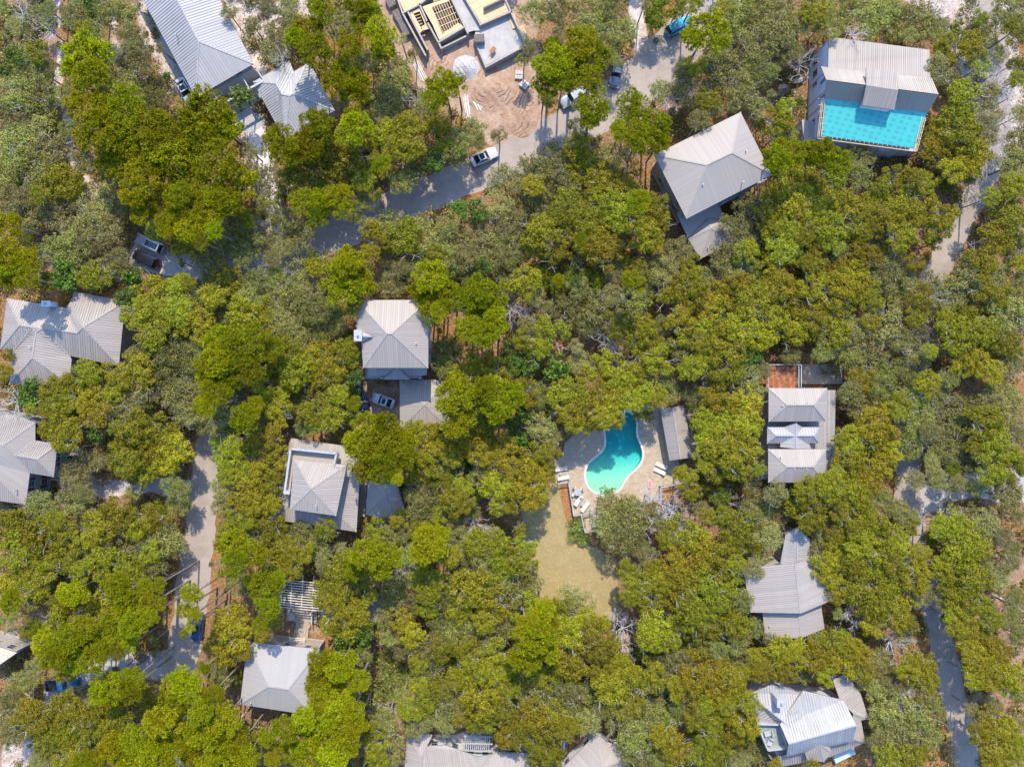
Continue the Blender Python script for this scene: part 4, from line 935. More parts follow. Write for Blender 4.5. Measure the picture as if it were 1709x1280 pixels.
for lb, x, y, a in (('upper lounger of the shaded pair at the left end of the pool deck', 936, 782, 190), ('lower lounger of the shaded pair at the left end of the pool deck', 939.5, 797, 190),
                    ('left of two angled loungers beside the round white table', 965, 835, 232), ('right of two angled loungers beside the small side table', 976, 845, 232),
                    ('upper of two cream loungers near the pavilion', 1103, 777, -25), ('lower of two cream loungers near the pavilion', 1100, 786, -25),
                    ('lone lounger on the small lower paved landing below the pool', 992, 869, 268)): lounger(lb, x, y, a)
def table(label, x, y, r, z=.12, h=.74, chairs=0):
    t = empty('round_table', P(x, y, 0) + Vector((0, 0, z)), label, 'table'); mb = MB(); mb.cyl((0, 0), r, h - .04, h, 24); mb.build('tabletop', M_fwhite, t)
    mb = MB(); mb.cyl((0, 0), .05, 0, h - .04, 8).cyl((0, 0), .28, 0, .03, 16); mb.build('pedestal', M_fgrey, t)
table('round white table on the pool deck at the left, chairs around it', 963, 820, .6)
table('tiny round side table between the two angled loungers', 970.5, 841, .28, h=.45)
table('round glass table on the wooden deck above the smooth pale roof', 490, 1025, .65, .55)
table('small round side table between the shaded pair of loungers', 935, 790, .25, h=.45)
for k in range(4):
    a = k * 1.57 + .6; p = P(963, 820, 0) + Vector((math.cos(a) * .85, math.sin(a) * .85, .12))
    t = empty('patio_chair', p, ['upper right', 'upper left', 'lower left', 'lower right'][k] + ' patio chair around the round white table on the pool deck', 'chair', 'chairs at the pool table', a)
    mb = MB(); mb.box(-.22, -.22, .42, .22, .22, .46); mb.build('seat', M_fr, t); mb = MB(); mb.box(.2, -.22, .46, .24, .22, .85); mb.build('backrest', M_fr, t)
    for i in (-.2, .17):
        for j in (-.2, .17): mb = MB(); mb.box(i, j, 0, i + .03, j + .03, .42); mb.build('leg', M_fgrey, t)
# pink pool float
t = empty('pool_float', P(1084, 808, 0) + Vector((0, 0, .2)), 'pink and orange inflatable float lying on the deck right of the pool', 'pool float'); M_pink = mat('vinyl_pink', (.75, .35, .6), .3); M_or = mat('vinyl_orange', (.75, .32, .12), .3)
mb = MB(); mb.tube([(.28 * math.cos(a), .75 * math.sin(a), 0) for a in np.linspace(0, 6.2832, 25)], .11, 8); mb.build('ring', M_pink, t, smooth=True)
mb = MB()
for k in range(4): mb.tube([(-.2, -.45 + k * .3, .02), (.2, -.45 + k * .3, .02)], .1, 8)
mb.build('cushion', M_or, t, smooth=True)
def railing(label, pts, z=.12, name='railing', cat='railing'):
    q = [P(*p, 0) for p in pts]; t = empty(name, (q[0].x, q[0].y, z), label, cat, 'white railings round the pool deck')
    mb = MB(); L = []
    for a, c in zip(q, q[1:]):
        d = c - a; up = Vector((0, 0, 1)); a2, c2 = Vector((a.x, a.y, z)), Vector((c.x, c.y, z)); mb.bar(a2 + up * 1.02, c2 + up * 1.02, .16, .07); mb.bar(a2 + up * .15, c2 + up * .15, .07, .06)
    wbuild(mb, 'rails', M_fwhite, t); pm = None
    for a, c in zip(q, q[1:]):
        k = max(1, round((c - a).length / 1.9)); mb = MB()
        for j in range(k + 1):
            p = a.lerp(c, j / k)
            if pm is None: b_ = MB(); b_.box(-.07, -.07, 0, .07, .07, 1.0).box(-.1, -.1, 1.04, .1, .1, 1.1); pm = b_.mesh('post', M_fwhite)
            o = bpy.data.objects.new('post', pm); C.objects.link(o); o.parent = t; o.location = (p.x - t.location.x, p.y - t.location.y, 0)
    mb = MB()
    for a, c in zip(q, q[1:]):
        k = max(1, int((c - a).length / .15))
        for j in range(k): p = a.lerp(c, (j + .5) / k); mb.bar((p.x, p.y, z + .15), (p.x, p.y, z + 1), .03, .03)
    wbuild(mb, 'balusters', M_fwhite, t)
railing('white railing down the left end of the pool deck beside the mulch', [(930, 806), (948, 803), (956.5, 859), (984, 853), (1004, 846)])
railing('white railing boxing the small lower landing with the lone lounger', [(969, 858), (975, 886), (1004, 881)])
railing('white railing along the lower edge of the deck behind the grey oak', [(1042, 838), (1062, 835), (1101, 831), (1100, 812)])
railing('white railing right of the pink float running to the pavilion', [(1100, 812), (1138, 804), (1134, 790), (1128, 769)])
# mulch bed by the deck
mb = MB(); mb.prism([tuple(p[:2]) for p in px(smooth([(930, 808), (946, 806), (955, 862), (952, 880), (945, 868)], True, 2))], .0, .05); tag(wb := mb.build('mulch_bed', mat('mulch', (.36, .16, .06), .95, sc=9, var=.5)), kind='structure')
# pergola and decks above the pale hip house
t = empty('pergola', P(495, 990, 0), 'weathered slatted wooden pergola among trees above the small deck', 'pergola')
M_slat = mat('slat_pale', (.6, .55, .46), .8, sc=5, var=.2); mb = MB()
for k in range(12): y = 962 + k * 4.2; mb.bar(P(464, y + 4, 3), P(532, y + 11, 3), .14, .1)
for k in range(4): x = 470 + k * 18; mb.bar(P(x, 960, 2.85), P(x - 3, 1014, 2.85), .12, .18)
wbuild(mb, 'slats', M_slat, t)
for x, y in ((468, 965), (530, 968), (464, 1010), (526, 1016)):
    mb = MB(); p = P(x, y, 0); mb.bar((p.x, p.y, 0), (p.x, p.y, 2.8), .18, .18); wbuild(mb, 'post', M_slat, t)
t = empty('wooden_deck', P(515, 1030, 0), 'weathered wooden deck with a planked walk between pergola and smooth pale roof', 'deck')
mb = MB(); planks(mb, [tuple(P(*p, .5)[:2]) for p in ((478, 1006), (532, 1014), (530, 1040), (478, 1036))], .5, .2, 0); planks(mb, [tuple(P(*p, .5)[:2]) for p in ((530, 1014), (548, 1018), (552, 1048), (528, 1042))], .5, .2, 0); planks(mb, [tuple(P(*p, .5)[:2]) for p in ((494, 1038), (518, 1038), (512, 1072), (488, 1072))], .5, .2, 1.5); wbuild(mb, 'boards', M_wood2, t)
mb = MB(); rail_run(mb, [P(548, 1018, .5), P(523, 1014, .5), P(522, 1041, .5)], .5, .9); wbuild(mb, 'railing', M_slat, t)
t = empty('trellis', P(495, 1071, 0), 'small slatted trellis touching the top edge of the smooth pale roof', 'trellis'); mb = MB()
for k in range(6): mb.bar(P(483, 1064 + k * 2.8, 2.4), P(509, 1066 + k * 2.8, 2.4), .12, .08)
for x in (485, 496, 508): mb.bar(P(x, 1063, 2.3), P(x - 1, 1081, 2.3), .1, .12)
wbuild(mb, 'slats', M_slat, t); mb = MB()
for x, y in ((485, 1063), (508, 1065), (484, 1080), (507, 1081)): p = P(x, y, 0); mb.bar((p.x, p.y, 0), (p.x, p.y, 2.3), .1, .1)
wbuild(mb, 'posts', M_slat, t)

# ---------------------------------------------------------------- building site clutter
def block_mesh(nx_, ny_, nz):
    mb = MB()
    for i in range(nx_):
        for j in range(ny_):
            for k in range(nz):
                x, y, z = (i - nx_ / 2) * .41, (j - ny_ / 2) * .21, .12 + k * .2
                if k < nz - 1: mb.box(x, y, z, x + .4, y + .2, z + .19)
                else:
                    for q in ((0, 0, .4, .035), (0, .165, .4, .2), (0, .035, .035, .165), (.365, .035, .4, .165), (.18, .035, .22, .165)): mb.box(x + q[0], y + q[1], z, x + q[2], y + q[3], z + .19)
                    mb.box(x, y, z, x + .4, y + .2, z + .02, 1)
    return mb.mesh('blocks', [M_block, M_dark])
def pal_mesh(w, d):
    mb = MB()
    for k in range(7): mb.box(-w / 2, -d / 2 + k * d / 7, .09, w / 2, -d / 2 + k * d / 7 + .1, .115)
    for k in range(3): mb.box(-w / 2 + k * (w - .1) / 2, -d / 2, 0, -w / 2 + k * (w - .1) / 2 + .1, d / 2, .09)
    return mb.mesh('pallet', M_wood2)
BM, PM = block_mesh(4, 6, 4), pal_mesh(1.7, 1.35)
for lb, x, y, z, rz in (('grey concrete block pallet nearest the top edge left of the plywood floor', 653, 8, 0, -62), ('middle block pallet in the row left of the long block wall', 665, 29, 0, -62),
                        ('block pallet above the lowest one beside the long block wall', 672, 41, 0, -62), ('lowest block pallet of the row beside the long block wall', 679, 55, 0, -62),
                        ('block pallet standing on the pale slab with a deep shadow', 800.5, 68, .8, 5), ('block pallet outside the slab corner half under trees', 874, 88, 0, 30)):
    t = empty('block_pallet', P(x, y, z), lb, 'block pallet', 'pallets of concrete blocks', math.radians(rz))
    for nm, m_ in (('blocks', BM), ('pallet', PM)): o = bpy.data.objects.new(nm, m_); C.objects.link(o); o.parent = t
t = empty('block_stack', P(826, 10, 1.4), 'long single row of grey blocks stacked on the upper plywood floor', 'block stack', rz=math.radians(25)); mb = MB()
for k in range(9):
    for q in range(4): mb.box(-2 + k * .42, 0, q * .2, -2 + k * .42 + .4, .22, q * .2 + .19); mb.box(-2 + k * .42 + .06, .05, q * .2 + .19, -2 + k * .42 + .17, .17, q * .2 + .195, 1)
mb.build('blocks', [M_block, M_dark], t)
t = empty('lumber_stack', P(870, 66, .8), 'stack of yellow lumber and sheets along the right edge of the slab', 'lumber', rz=math.radians(-62)); mb = MB()
for k in range(16): z = .02 + (k // 4) * .09; y = (k % 4) * .3 + R_.uniform(-.05, .05); mb.box(-1.6 + R_.uniform(-.4, .2), y, z, 1.6 + R_.uniform(-.3, .4), y + .24, z + .08)
mb.build('boards', M_wood, t)
t = empty('lumber_stack', P(852, 38, .8), 'leaning pile of loose planks in the upper right corner of the slab', 'lumber', rz=math.radians(-75)); mb = MB()
for k in range(8): mb.bar((-1.2 + R_.uniform(-.2, .2), k * .14, .05), (1.2, k * .1 + .1, .12 + .03 * k), .12, .05)
mb.build('boards', M_wood, t)
t = empty('mortar_tub', P(823, 86, .8), 'tilted brown wheelbarrow like tub casting a shadow on the slab', 'wheelbarrow', rz=.9)
mb = MB(); mb.hexa([(-.35, -.25, .3), (.35, -.2, .3), (.35, .2, .3), (-.35, .25, .3), (-.55, -.38, .62), (.5, -.32, .62), (.5, .32, .62), (-.55, .38, .62)]); mb.build('tray', mat('rust', (.35, .13, .05), .7), t)
mb = MB(); mb.cyl((.55, 0), .06, .1, .3, 8).bar((-1.1, -.3, .45), (.6, -.05, .2), .05, .05).bar((-1.1, .3, .45), (.6, .05, .2), .05, .05).bar((-.3, -.25, 0), (-.3, -.2, .35), .05, .05).bar((-.3, .25, 0), (-.3, .2, .35), .05, .05); mb.build('frame', M_wood, t)
M_gr = mat('gravel_heap_pale', (.46, .42, .39), .95, sc=7, var=.4, bumpv=.9); M_sd = bpy.data.materials.new('dug_sand'); n, l, b = nt(M_sd); pos = world_pos(n)
wv = n.new('ShaderNodeTexWave'); wv.wave_type = 'RINGS'; wv.rings_direction = 'SPHERICAL'; wv.inputs['Scale'].default_value = .42; wv.inputs['Distortion'].default_value = 18; wv.inputs['Detail'].default_value = 5; wv.inputs['Detail Scale'].default_value = .6; mpw = n.new('ShaderNodeMapping'); mpw.inputs['Location'].default_value = (3, -49, 0); l.new(pos, mpw.inputs[0]); l.new(mpw.outputs[0], wv.inputs['Vector'])
col = ramp(n, l, noise(n, l, .6, 6, pos, .75), [(.25, (.27, .15, .09)), (.5, (.4, .25, .16)), (.72, (.5, .36, .26))])
trk = mathn(n, l, 'MULTIPLY', ramp(n, l, wv.outputs[0], [(0, (.9, .9, .9)), (.2, (0, 0, 0))]), ramp(n, l, noise(n, l, .33, 4, pos), [(.47, (0, 0, 0)), (.57, (1, 1, 1))]))
col = mixc(n, l, trk, col, (.22, .12, .07)); l.new(col, b.inputs['Base Color']); b.inputs['Roughness'].default_value = .95
bump(n, l, b, mathn(n, l, 'ADD', noise(n, l, 3, 6, pos, .7), mathn(n, l, 'MULTIPLY', trk, -.6)), .9, .15)
def heap(name, label, x, y, rx, ry, hh, m, seed=1, n_=46):
    rs = random.Random(seed); t = MB(); g = []
    for j in range(n_ + 1):
        row = []
        for i in range(n_ + 1):
            u, v = i / n_ * 2 - 1, j / n_ * 2 - 1; r = math.hypot(u, v); z = max(0, 1 - r) ** 1.1 * hh
            z += (math.sin(u * 9 + seed) * math.sin(v * 8 + u * 5) * .1 + math.sin(u * 23 + v * 17) * .04) * max(0, 1 - r) * hh
            row.append((u * rx, v * ry, z - .08 - .25 * max(0, r - .9)))
        g.append(row)
    for a, c in zip(g, g[1:]):
        for i in range(n_):
            if max(a[i][2], a[i + 1][2], c[i][2], c[i + 1][2]) > -.07 : t.face([a[i], a[i + 1], c[i + 1], c[i]])
    o = t.build(name, m, smooth=True); o.location = P(x, y, 0) + Vector((0, 0, .02)); tag(o, label, name.split('_')[0] + ' heap'); return o
heap('gravel_heap', 'pale grey gravel heap below the two foundation blocks', 777, 115, 2.6, 2.4, 1.1, M_gr, 3)
heap('sand_heap', 'broad pinkish heap of dug sand below the slab', 822, 150, 5.5, 4.2, .8, M_sd, 5)
heap('sand_heap', 'curved low sand berm left of the pale gravel heap', 735, 112, 3.4, 2.6, .5, M_sd, 8)
heap('sand_heap', 'small dug sand ridge beside the dirt entrance to the road', 868, 190, 4, 5, .5, M_sd, 11)
M_bag = mat('bag_white', (.5, .46, .42), .8, sc=6, var=.2)
def bags(label, x, y, seed):
    t = empty('bag_pallet', P(x, y, 0), label, 'pallet of bags', rz=.5 + seed); rs = random.Random(seed)
    o = bpy.data.objects.new('pallet', PM); C.objects.link(o); o.parent = t
    mb = MB()
    for k in range(12): a, b_, z = (k % 2) * .7 - .7, (k // 2 % 3) * .42 - .6, .12 + (k // 6) * .2; mb.hexa([(a + .04, b_ + .04, z), (a + .64, b_ + .04, z), (a + .64, b_ + .36, z), (a + .04, b_ + .36, z), (a + rs.uniform(0, .1), b_, z + .18), (a + .66, b_ + rs.uniform(0, .08), z + .15), (a + .6, b_ + .4, z + .2), (a, b_ + .38, z + .17)])
    mb.build('bags', M_bag, t)
bags('white bag pallet nearer the slab, right side of the dirt yard', 866, 127, 1); bags('white bag pallet farther down the right side of the dirt yard', 875, 143, 2)
for lb, x, y, rz, n_ in (('bundle of pale planks on the left edge of the dirt yard', 697, 122, -62, 6), ('grey plank bundle right of the open pine in the dirt yard', 790, 170, -62, 5), ('pale plank bundle lying nearest the open pine', 776, 182, -80, 5)):
    t = empty('plank_bundle', P(x, y, 0) + Vector((0, 0, .02)), lb, 'planks', rz=math.radians(rz)); mb = MB()
    for k in range(n_): mb.bar((-2 + R_.uniform(-.4, .4), k * .2, .05), (1.8 + R_.uniform(-.4, .4), k * .17 + R_.uniform(-.1, .1), .07), .14, .06)
    mb.build('boards', M_slat, t)
# garden bits by the long house
for lb, x, y in (('empty square wooden planter frame left of the long house', 233, 136), ('smaller wooden planter frame beside the pale silver blue car', 284, 152)):
    t = empty('planter_frame', P(x, y, 0) + Vector((0, 0, .02)), lb, 'planter', rz=.5); mb = MB(); w = .95 if x < 250 else .6
    mb.box(-w, -w, 0, w, -w + .15, .35).box(-w, w - .15, 0, w, w, .35).box(-w, -w + .15, 0, -w + .15, w - .15, .35).box(w - .15, -w + .15, 0, w, w - .15, .35); mb.build('boards', M_slat, t)
    mb = MB(); mb.box(-w + .15, -w + .15, .0, w - .15, w - .15, .15); mb.build('soil', mat('soil', (.22, .1, .05), .95), t)
mb = MB(); mb.bar(P(288, 135, .15), P(312, 180, .15), .15, .3); o = mb.build('garden_edging', M_fwhite); tag(o, 'straight pale timber edging along the driveway of the long house', 'edging')
M_drivegrey2 = M_drivegrey
mb = MB(); mb.prism([tuple(P(*p, 0)[:2]) for p in ((266, 60), (240, 20), (262, 20), (340, 165), (330, 185), (312, 180))], 0, .03); tag(mb.build('driveway', M_drivegrey), kind='structure')
mb = MB(); mb.prism([tuple(P(*p, 0)[:2]) for p in ((395, 175), (432, 180), (446, 205), (420, 222), (385, 205))], 0, .034); tag(mb.build('driveway', M_drivegrey), kind='structure')
# stuff beside the turquoise roofed house
t = empty('covered_boat', P(1330, 137, 0) + Vector((0, 0, .3)), 'small boat under a crumpled white tarp left of the turquoise roofed house', 'boat', rz=.35); mb = MB()
sec = [(-.95, .1), (-.7, .38), (0, .45), (.6, .38), (1.0, .06)]
for (a, w1), (c, w2) in zip(sec, sec[1:]):
    for s in (-1, 1): mb.face([(a, 0, .5), (c, 0, .5), (c, s * w2, .3), (a, s * w1, .3)]); mb.face([(a, s * w1, .3), (c, s * w2, .3), (c, s * w2 * .5, -.28), (a, s * w1 * .5, -.28)])
mb.build('hull_cover', M_bag, t)
t = empty('patio_umbrella', P(1300, 158, 0), 'dark closed top umbrella standing in the clearing left of the turquoise roof', 'umbrella'); mb = MB(); mb.cyl((0, 0), 1.0, 2.1, 2.6, 8, 0, .05); mb.build('canopy', M_plas, t); mb = MB(); mb.cyl((0, 0), .03, 0, 2.5, 8).cyl((0, 0), .3, 0, .06, 12); mb.build('pole', M_fgrey, t)
mb = MB(); mb.bar(P(1326, 152, .15), P(1318, 200, .15), .3, .3); tag(mb.build('drain_pipe', M_fwhite), 'white pipe lying on the ground left of the turquoise roofed house', 'pipe')
mb = MB(); mb.bar(P(916, 2, .2), P(922, 12, .2), .15, .15).bar(P(909, 25, .3), P(930, 14, .2), .1, .1); tag(mb.build('fence_rail', M_slat), 'broken pale fence rails lying in the trees at the top', 'fence rail')
mb = MB(); mb.box(-.12, -.45, 0, .12, .45, .25); o = mb.build('crate', mat('plastic_green', (.03, .4, .22), .4), bevel=.03); o.location = P(932, 49, 0); o.rotation_euler = (0, 0, -.3); tag(o, 'bright green plastic crate in the bushes right of the building site', 'crate')
t = empty('patio_umbrella', P(1268, 1139, 0), 'turquoise patio umbrella above the bottom right house', 'umbrella'); mb = MB(); mb.cyl((0, 0), 1.3, 2.1, 2.7, 8, 0, .05); mb.build('canopy', mat('canvas_turquoise', (.0, .4, .38), .7), t); mb = MB(); mb.cyl((0, 0), .03, 0, 2.6, 8).cyl((0, 0), .3, 0, .06, 12); mb.build('pole', M_fgrey, t)
mb = MB(); a = P(942, 1247, 2.5); mb.hexa([(a.x - .9, a.y - 1.2, .1), (a.x + .5, a.y - 1.2, .1), (a.x + .7, a.y + 1, .1), (a.x - .5, a.y + 1, .1), (a.x - .8, a.y - 1, 1.6), (a.x + .3, a.y - 1, 1.3), (a.x + .6, a.y + .8, 1.5), (a.x - .4, a.y + .8, 1.7)]); tag(mb.build('tarp_pile', mat('tarp_blue', (.02, .12, .4), .5)), 'blue tarp covered pile left of the bottom edge roof tip', 'tarp')
# lounge furniture on the walled terrace
for k, (x, y, rz) in enumerate(((1281, 1222, .3), (1284, 1236, 1.2))):
    t = empty('lounge_chair', P(x, y, 6.0), ['upper', 'lower'][k] + ' white cushioned lounge chair on the walled roof terrace', 'lounge chair', 'white terrace seats', rz)
    mb = MB(); mb.box(-.6, -.4, .2, .6, .4, .42); mb.build('seat', M_fwhite, t, bevel=.05); mb = MB(); mb.box(.5, -.4, .42, .66, .4, .85); mb.build('backrest', M_fwhite, t, bevel=.05)
# fallen logs and pale trunks lying about
for lb, a, c in (('thin white log lying in the bare tan clearing at the right edge', (1653, 990), (1709, 1021)), ('pale log on the litter right of the lower lane', (1680, 1198), (1706, 1216)), ('pale fallen trunk across the forest floor left of the pale hip house', (405, 1195), (412, 1187))):
    mb = MB(); a, c = P(*a), P(*c); mb.tube([(a.x, a.y, .15), ((a.x + c.x) / 2, (a.y + c.y) / 2 + .2, .2), (c.x, c.y, .12)], [.16, .13, .09], 8); tag(mb.build('fallen_log', M_twig, smooth=True), lb, 'log')

# ---------------------------------------------------------------- vegetation
def unit(a): return a / (np.linalg.norm(a, axis=-1, keepdims=True) + 1e-9)
def quads(c, nrm, w, h, rs, up=None):
    """leaf quads: centres, normals, half sizes; optional long axis"""
    n_ = len(c); nrm = unit(nrm); r = up if up is not None else rs.normal(size=(n_, 3))
    t = unit(np.cross(nrm, r)); b_ = np.cross(t, nrm) if up is None else unit(r)
    w = np.broadcast_to(w, n_)[:, None]; h = np.broadcast_to(h, n_)[:, None]
    return np.stack([c - t * w - b_ * h, c + t * w - b_ * h * .6, c + t * w * .7 + b_ * h, c - t * w * .8 + b_ * h * .9], 1).reshape(-1, 3)
def qmesh(name, V, m, extra=None):
    me = bpy.data.meshes.new(name); n_ = len(V); nf = n_ // 4
    me.vertices.add(n_); me.vertices.foreach_set('co', V.astype(np.float32).reshape(-1)); me.loops.add(n_); me.loops.foreach_set('vertex_index', np.arange(n_, dtype=np.int32))
    me.polygons.add(nf); me.polygons.foreach_set('loop_start', np.arange(0, n_, 4, dtype=np.int32)); me.polygons.foreach_set('loop_total', np.full(nf, 4, np.int32))
    me.materials.append(m); me.update(calc_edges=True); return me
def blobs(rs, nb, rad, br, flat, up=.9):
    """lump centres spread through a flattened irregular dome of radius rad"""
    out = []; lop = rs.uniform(.8, 1.15, 8)
    for i in range(nb):
        a = rs.uniform(0, 6.2832); r = rad * math.sqrt(rs.uniform(0, 1)) * (1 - br * .55); k = lop[int(a / 6.2832 * 8) % 8]; r *= k
        z = flat * rad * math.sqrt(max(0, 1 - (r / rad / 1.15) ** 2)) * rs.uniform(.35, 1.0)
        out.append((r * math.cos(a), r * math.sin(a), z, br * rad * rs.uniform(.7, 1.25)))
    return out
def pine_crown(seed, nb=34, rad=3.4):
    rs = np.random.RandomState(seed); VV = []
    for (x, y, z, r) in blobs(rs, nb, rad, .24, .5):
        nt_ = 30; d = unit(rs.normal(size=(nt_, 3)) + [0, 0, .75]); d[:, 2] = np.abs(d[:, 2]) * .9 - .12; d = unit(d)
        tc = np.array([x, y, z]) + d * r * rs.uniform(.6, 1.05, (nt_, 1)) * [1, 1, .7]
        k = 8; tdir = unit(d * .6 + [0, 0, .55])
        nd = unit(np.repeat(tdir, k, 0) * .55 + rs.normal(size=(nt_ * k, 3)) * .62); ln = rs.uniform(.13, .21, nt_ * k)
        c = np.repeat(tc, k, 0) + nd * ln[:, None]
        VV.append(quads(c, np.cross(nd, rs.normal(size=nd.shape)) + [0, 0, .6], .042, ln, rs, up=nd))
    return qmesh('pine_crown', np.concatenate(VV), M_pine)
def oak_crown(seed, m, nb=40, rad=3.3, per=235, leaf=.088, br=.235, flat=.45, dens=1.0, name='crown', nrmup=.5):
    rs = np.random.RandomState(seed); VV = []
    for (x, y, z, r) in blobs(rs, nb, rad, br, flat):
        q = int(per * dens * (r / (br * rad)) ** 2); d = unit(rs.normal(size=(q, 3)) + [0, 0, .35]); d[:, 2] = np.where(d[:, 2] < -.25, -d[:, 2], d[:, 2])
        # sprays: leaves bunch together along twig ends
        ns = max(6, q // 9); sp_ = unit(rs.normal(size=(ns, 3)) + [0, 0, .4]); d = unit(sp_[rs.randint(0, ns, q)] + rs.normal(size=(q, 3)) * .17)
        c = np.array([x, y, z]) + d * r * rs.uniform(.62, 1.12, (q, 1)) * [1, 1, .75]
        nn = unit(d * .8 + rs.normal(size=(q, 3)) * .55 + [0, 0, nrmup]); s = leaf * rs.uniform(.6, 1.25, q)
        VV.append(quads(c, nn, s * .62, s, rs))
    return qmesh(name, np.concatenate(VV), m)
def limb_mesh(seed, rad, zt, depth_, m, r0=.09, n1=7, name='branches', fine=0):
    """limbs rise from a fork under the crown and spread out through it"""
    rs = random.Random(seed); mb = MB()
    def grow(p, d, L, r, lv):
        pts = [p]; rr = [r]; q = p
        for k in range(3):
            d = (d + Vector((rs.uniform(-.3, .3), rs.uniform(-.3, .3), rs.uniform(-.1, .22)))).normalized(); q = q + d * L / 3; pts.append(q); rr.append(r * (1 - .2 * (k + 1)))
        mb.tube(pts, rr, 4 if lv else 5)
        if lv < depth_:
            for k in range(3 if lv else 3):
                b_ = pts[rs.choice((1, 2, 3))]; nd = (d + Vector((rs.uniform(-1, 1), rs.uniform(-1, 1), rs.uniform(-.35, .5)))).normalized(); grow(b_, nd, L * rs.uniform(.5, .75), r * .55, lv + 1)
    for k in range(n1):
        a = 6.2832 * k / n1 + rs.uniform(-.4, .4); grow(Vector((0, 0, -rad * .3)), Vector((math.cos(a), math.sin(a), rs.uniform(.25, .8))).normalized(), rad * rs.uniform(.55, .85), r0, 0)
    return mb.mesh(name, m)
def trunk_mesh(seed, m, bend=.25):
    rs = random.Random(seed); mb = MB(); mb.tube([(rs.uniform(-bend, bend) * t * (1 - t) * 3, rs.uniform(-bend, bend) * t * (1 - t) * 3, t) for t in (0, .25, .5, .75, 1)], [1.25, 1, .85, .75, .6], 7)
    return mb.mesh('trunk', m, True)
KINDS = {
 'P': dict(name='pine_tree', cat='pine tree', lab='lime green pine', h=(10.5, 13.5), R=3.4, crown=[pine_crown(s) for s in range(6)], br=[limb_mesh(s, 3.2, 0, 1, M_barkp, .07, 6) for s in range(3)], tr=M_barkp, rt=.17),
 'Y': dict(name='oak_tree', cat='oak tree', lab='yellow olive oak', h=(6.2, 7.9), R=3.3, crown=[oak_crown(20 + s, M_oak) for s in range(7)], br=[limb_mesh(10 + s, 3.2, 0, 2, M_twig, .07, 6) for s in range(3)], tr=M_bark, rt=.16),
 'G': dict(name='scrub_oak', cat='scrub oak', lab='grey green scrub oak', h=(4.6, 6.6), R=3.3, crown=[oak_crown(40 + s, M_grey, 40, 3.3, 215, .077, .235, .38, .9) for s in range(7)], br=[limb_mesh(20 + s, 3.2, 0, 2, M_twig, .06, 7) for s in range(3)], tr=M_bark, rt=.13),
 'B': dict(name='bare_tree', cat='bare tree', lab='bare grey tree', h=(4.5, 6), R=3.3, crown=None, br=[limb_mesh(30 + s, 3.9, 0, 3, M_twig, .075, 9, 'branches') for s in range(3)], tr=M_bark, rt=.14),
 'M': dict(name='magnolia_tree', cat='evergreen tree', lab='dark green magnolia', h=(5, 6.6), R=3.0, crown=[oak_crown(60 + s, M_green, 20, 3.0, 150, .14, .33, .6, nrmup=.3) for s in range(3)], br=[limb_mesh(40, 2.9, 0, 1, M_bark, .06, 6)], tr=M_bark, rt=.12),
 'D': dict(name='dark_oak', cat='dark oak', lab='deep green oak', h=(3.6, 5), R=3.2, crown=[oak_crown(70 + s, M_oak, 26, 3.2, 210, .095, .28, .45) for s in range(3)], br=[limb_mesh(41, 3, 0, 1, M_bark, .06, 6)], tr=M_bark, rt=.12),
}
def palm_mesh(seed):
    rs = np.random.RandomState(seed); VV = []
    for cx, cy in [(0, 0)] + [(rs.uniform(-1, 1), rs.uniform(-1, 1)) for _ in range(4)]:
        for k in range(14):
            a = rs.uniform(0, 6.28); d = np.array([math.cos(a), math.sin(a), rs.uniform(.2, .9)]); d = d / np.linalg.norm(d)
            for j in range(5):
                t = .25 + .25 * j; q = np.array([[cx, cy, .3]]) + d * t * .75 - [0, 0, .12 * t * t]
                for s in (-1, 1):
                    sd_ = np.array([[-d[1] * s, d[0] * s, .15]]) + d * .8; sd_ = unit(sd_); VV.append(quads(q + sd_ * .14, np.array([[0, 0, 1.]]) + rs.normal(size=(1, 3)) * .2, .035, .16, rs, up=sd_))
    return qmesh('fronds', np.concatenate(VV), M_palm)
PALM = [palm_mesh(s) for s in range(3)]
TR = {k: trunk_mesh(ord(k), v['tr']) for k, v in KINDS.items()}

# crowns read off the photograph region by region: kind, x, y, radius in the zoomed region
REG = []
def reg(ox, oy, s, txt, sc=3.974): REG.append((ox, oy, sc, txt))
reg(0, 0, 1, '''P 580 400 165;P 600 500 110;P 560 690 130;P 700 720 90;P 830 700 130;P 640 860 140;P 780 830 120;P 1000 830 130;P 1080 880 120;P 1370 760 170;P 1350 880 140;P 1500 850 110;P 1280 820 100;P 870 1000 150;P 760 920 110;P 1130 980 150;P 760 1060 120;P 1450 1050 130;P 1300 1100 130;P 1100 1150 150;P 1560 1200 130;P 900 1240 110;P 980 1060 110;P 1210 960 90;Y 330 1170 120;Y 450 1230 110;Y 540 920 60;
G 250 460 110;G 200 600 120;G 100 620 120;G 280 690 110;G 60 780 110;G 250 900 130;G 80 950 130;G 330 1000 120;G 180 1080 140;G 60 1170 130;G 560 1060 100;G 940 400 100;G 860 230 90;G 800 90 110;M 600 60 75;G 1050 600 100;G 840 560 100;D 700 590 90;G 480 80 80;G 560 190 70;M 90 370 60;Y 240 330 70;G 130 360 50;B 300 180 90;G 450 850 60;M 1600 650 90;G 700 1200 100;G 1650 1150 80;G 1660 1000 50;Y 540 180 50;M 40 470 50;D 340 830 60;G 700 60 80;M 1110 500 30;G 1000 560 60;G 850 320 60;G 480 560 70;D 660 640 60;G 640 190 60;G 420 60 30;G 30 700 80;G 130 510 70;G 320 460 50;G 1060 320 30;D 400 300 30;G 700 330 60;G 370 620 60;Y 900 640 60''')
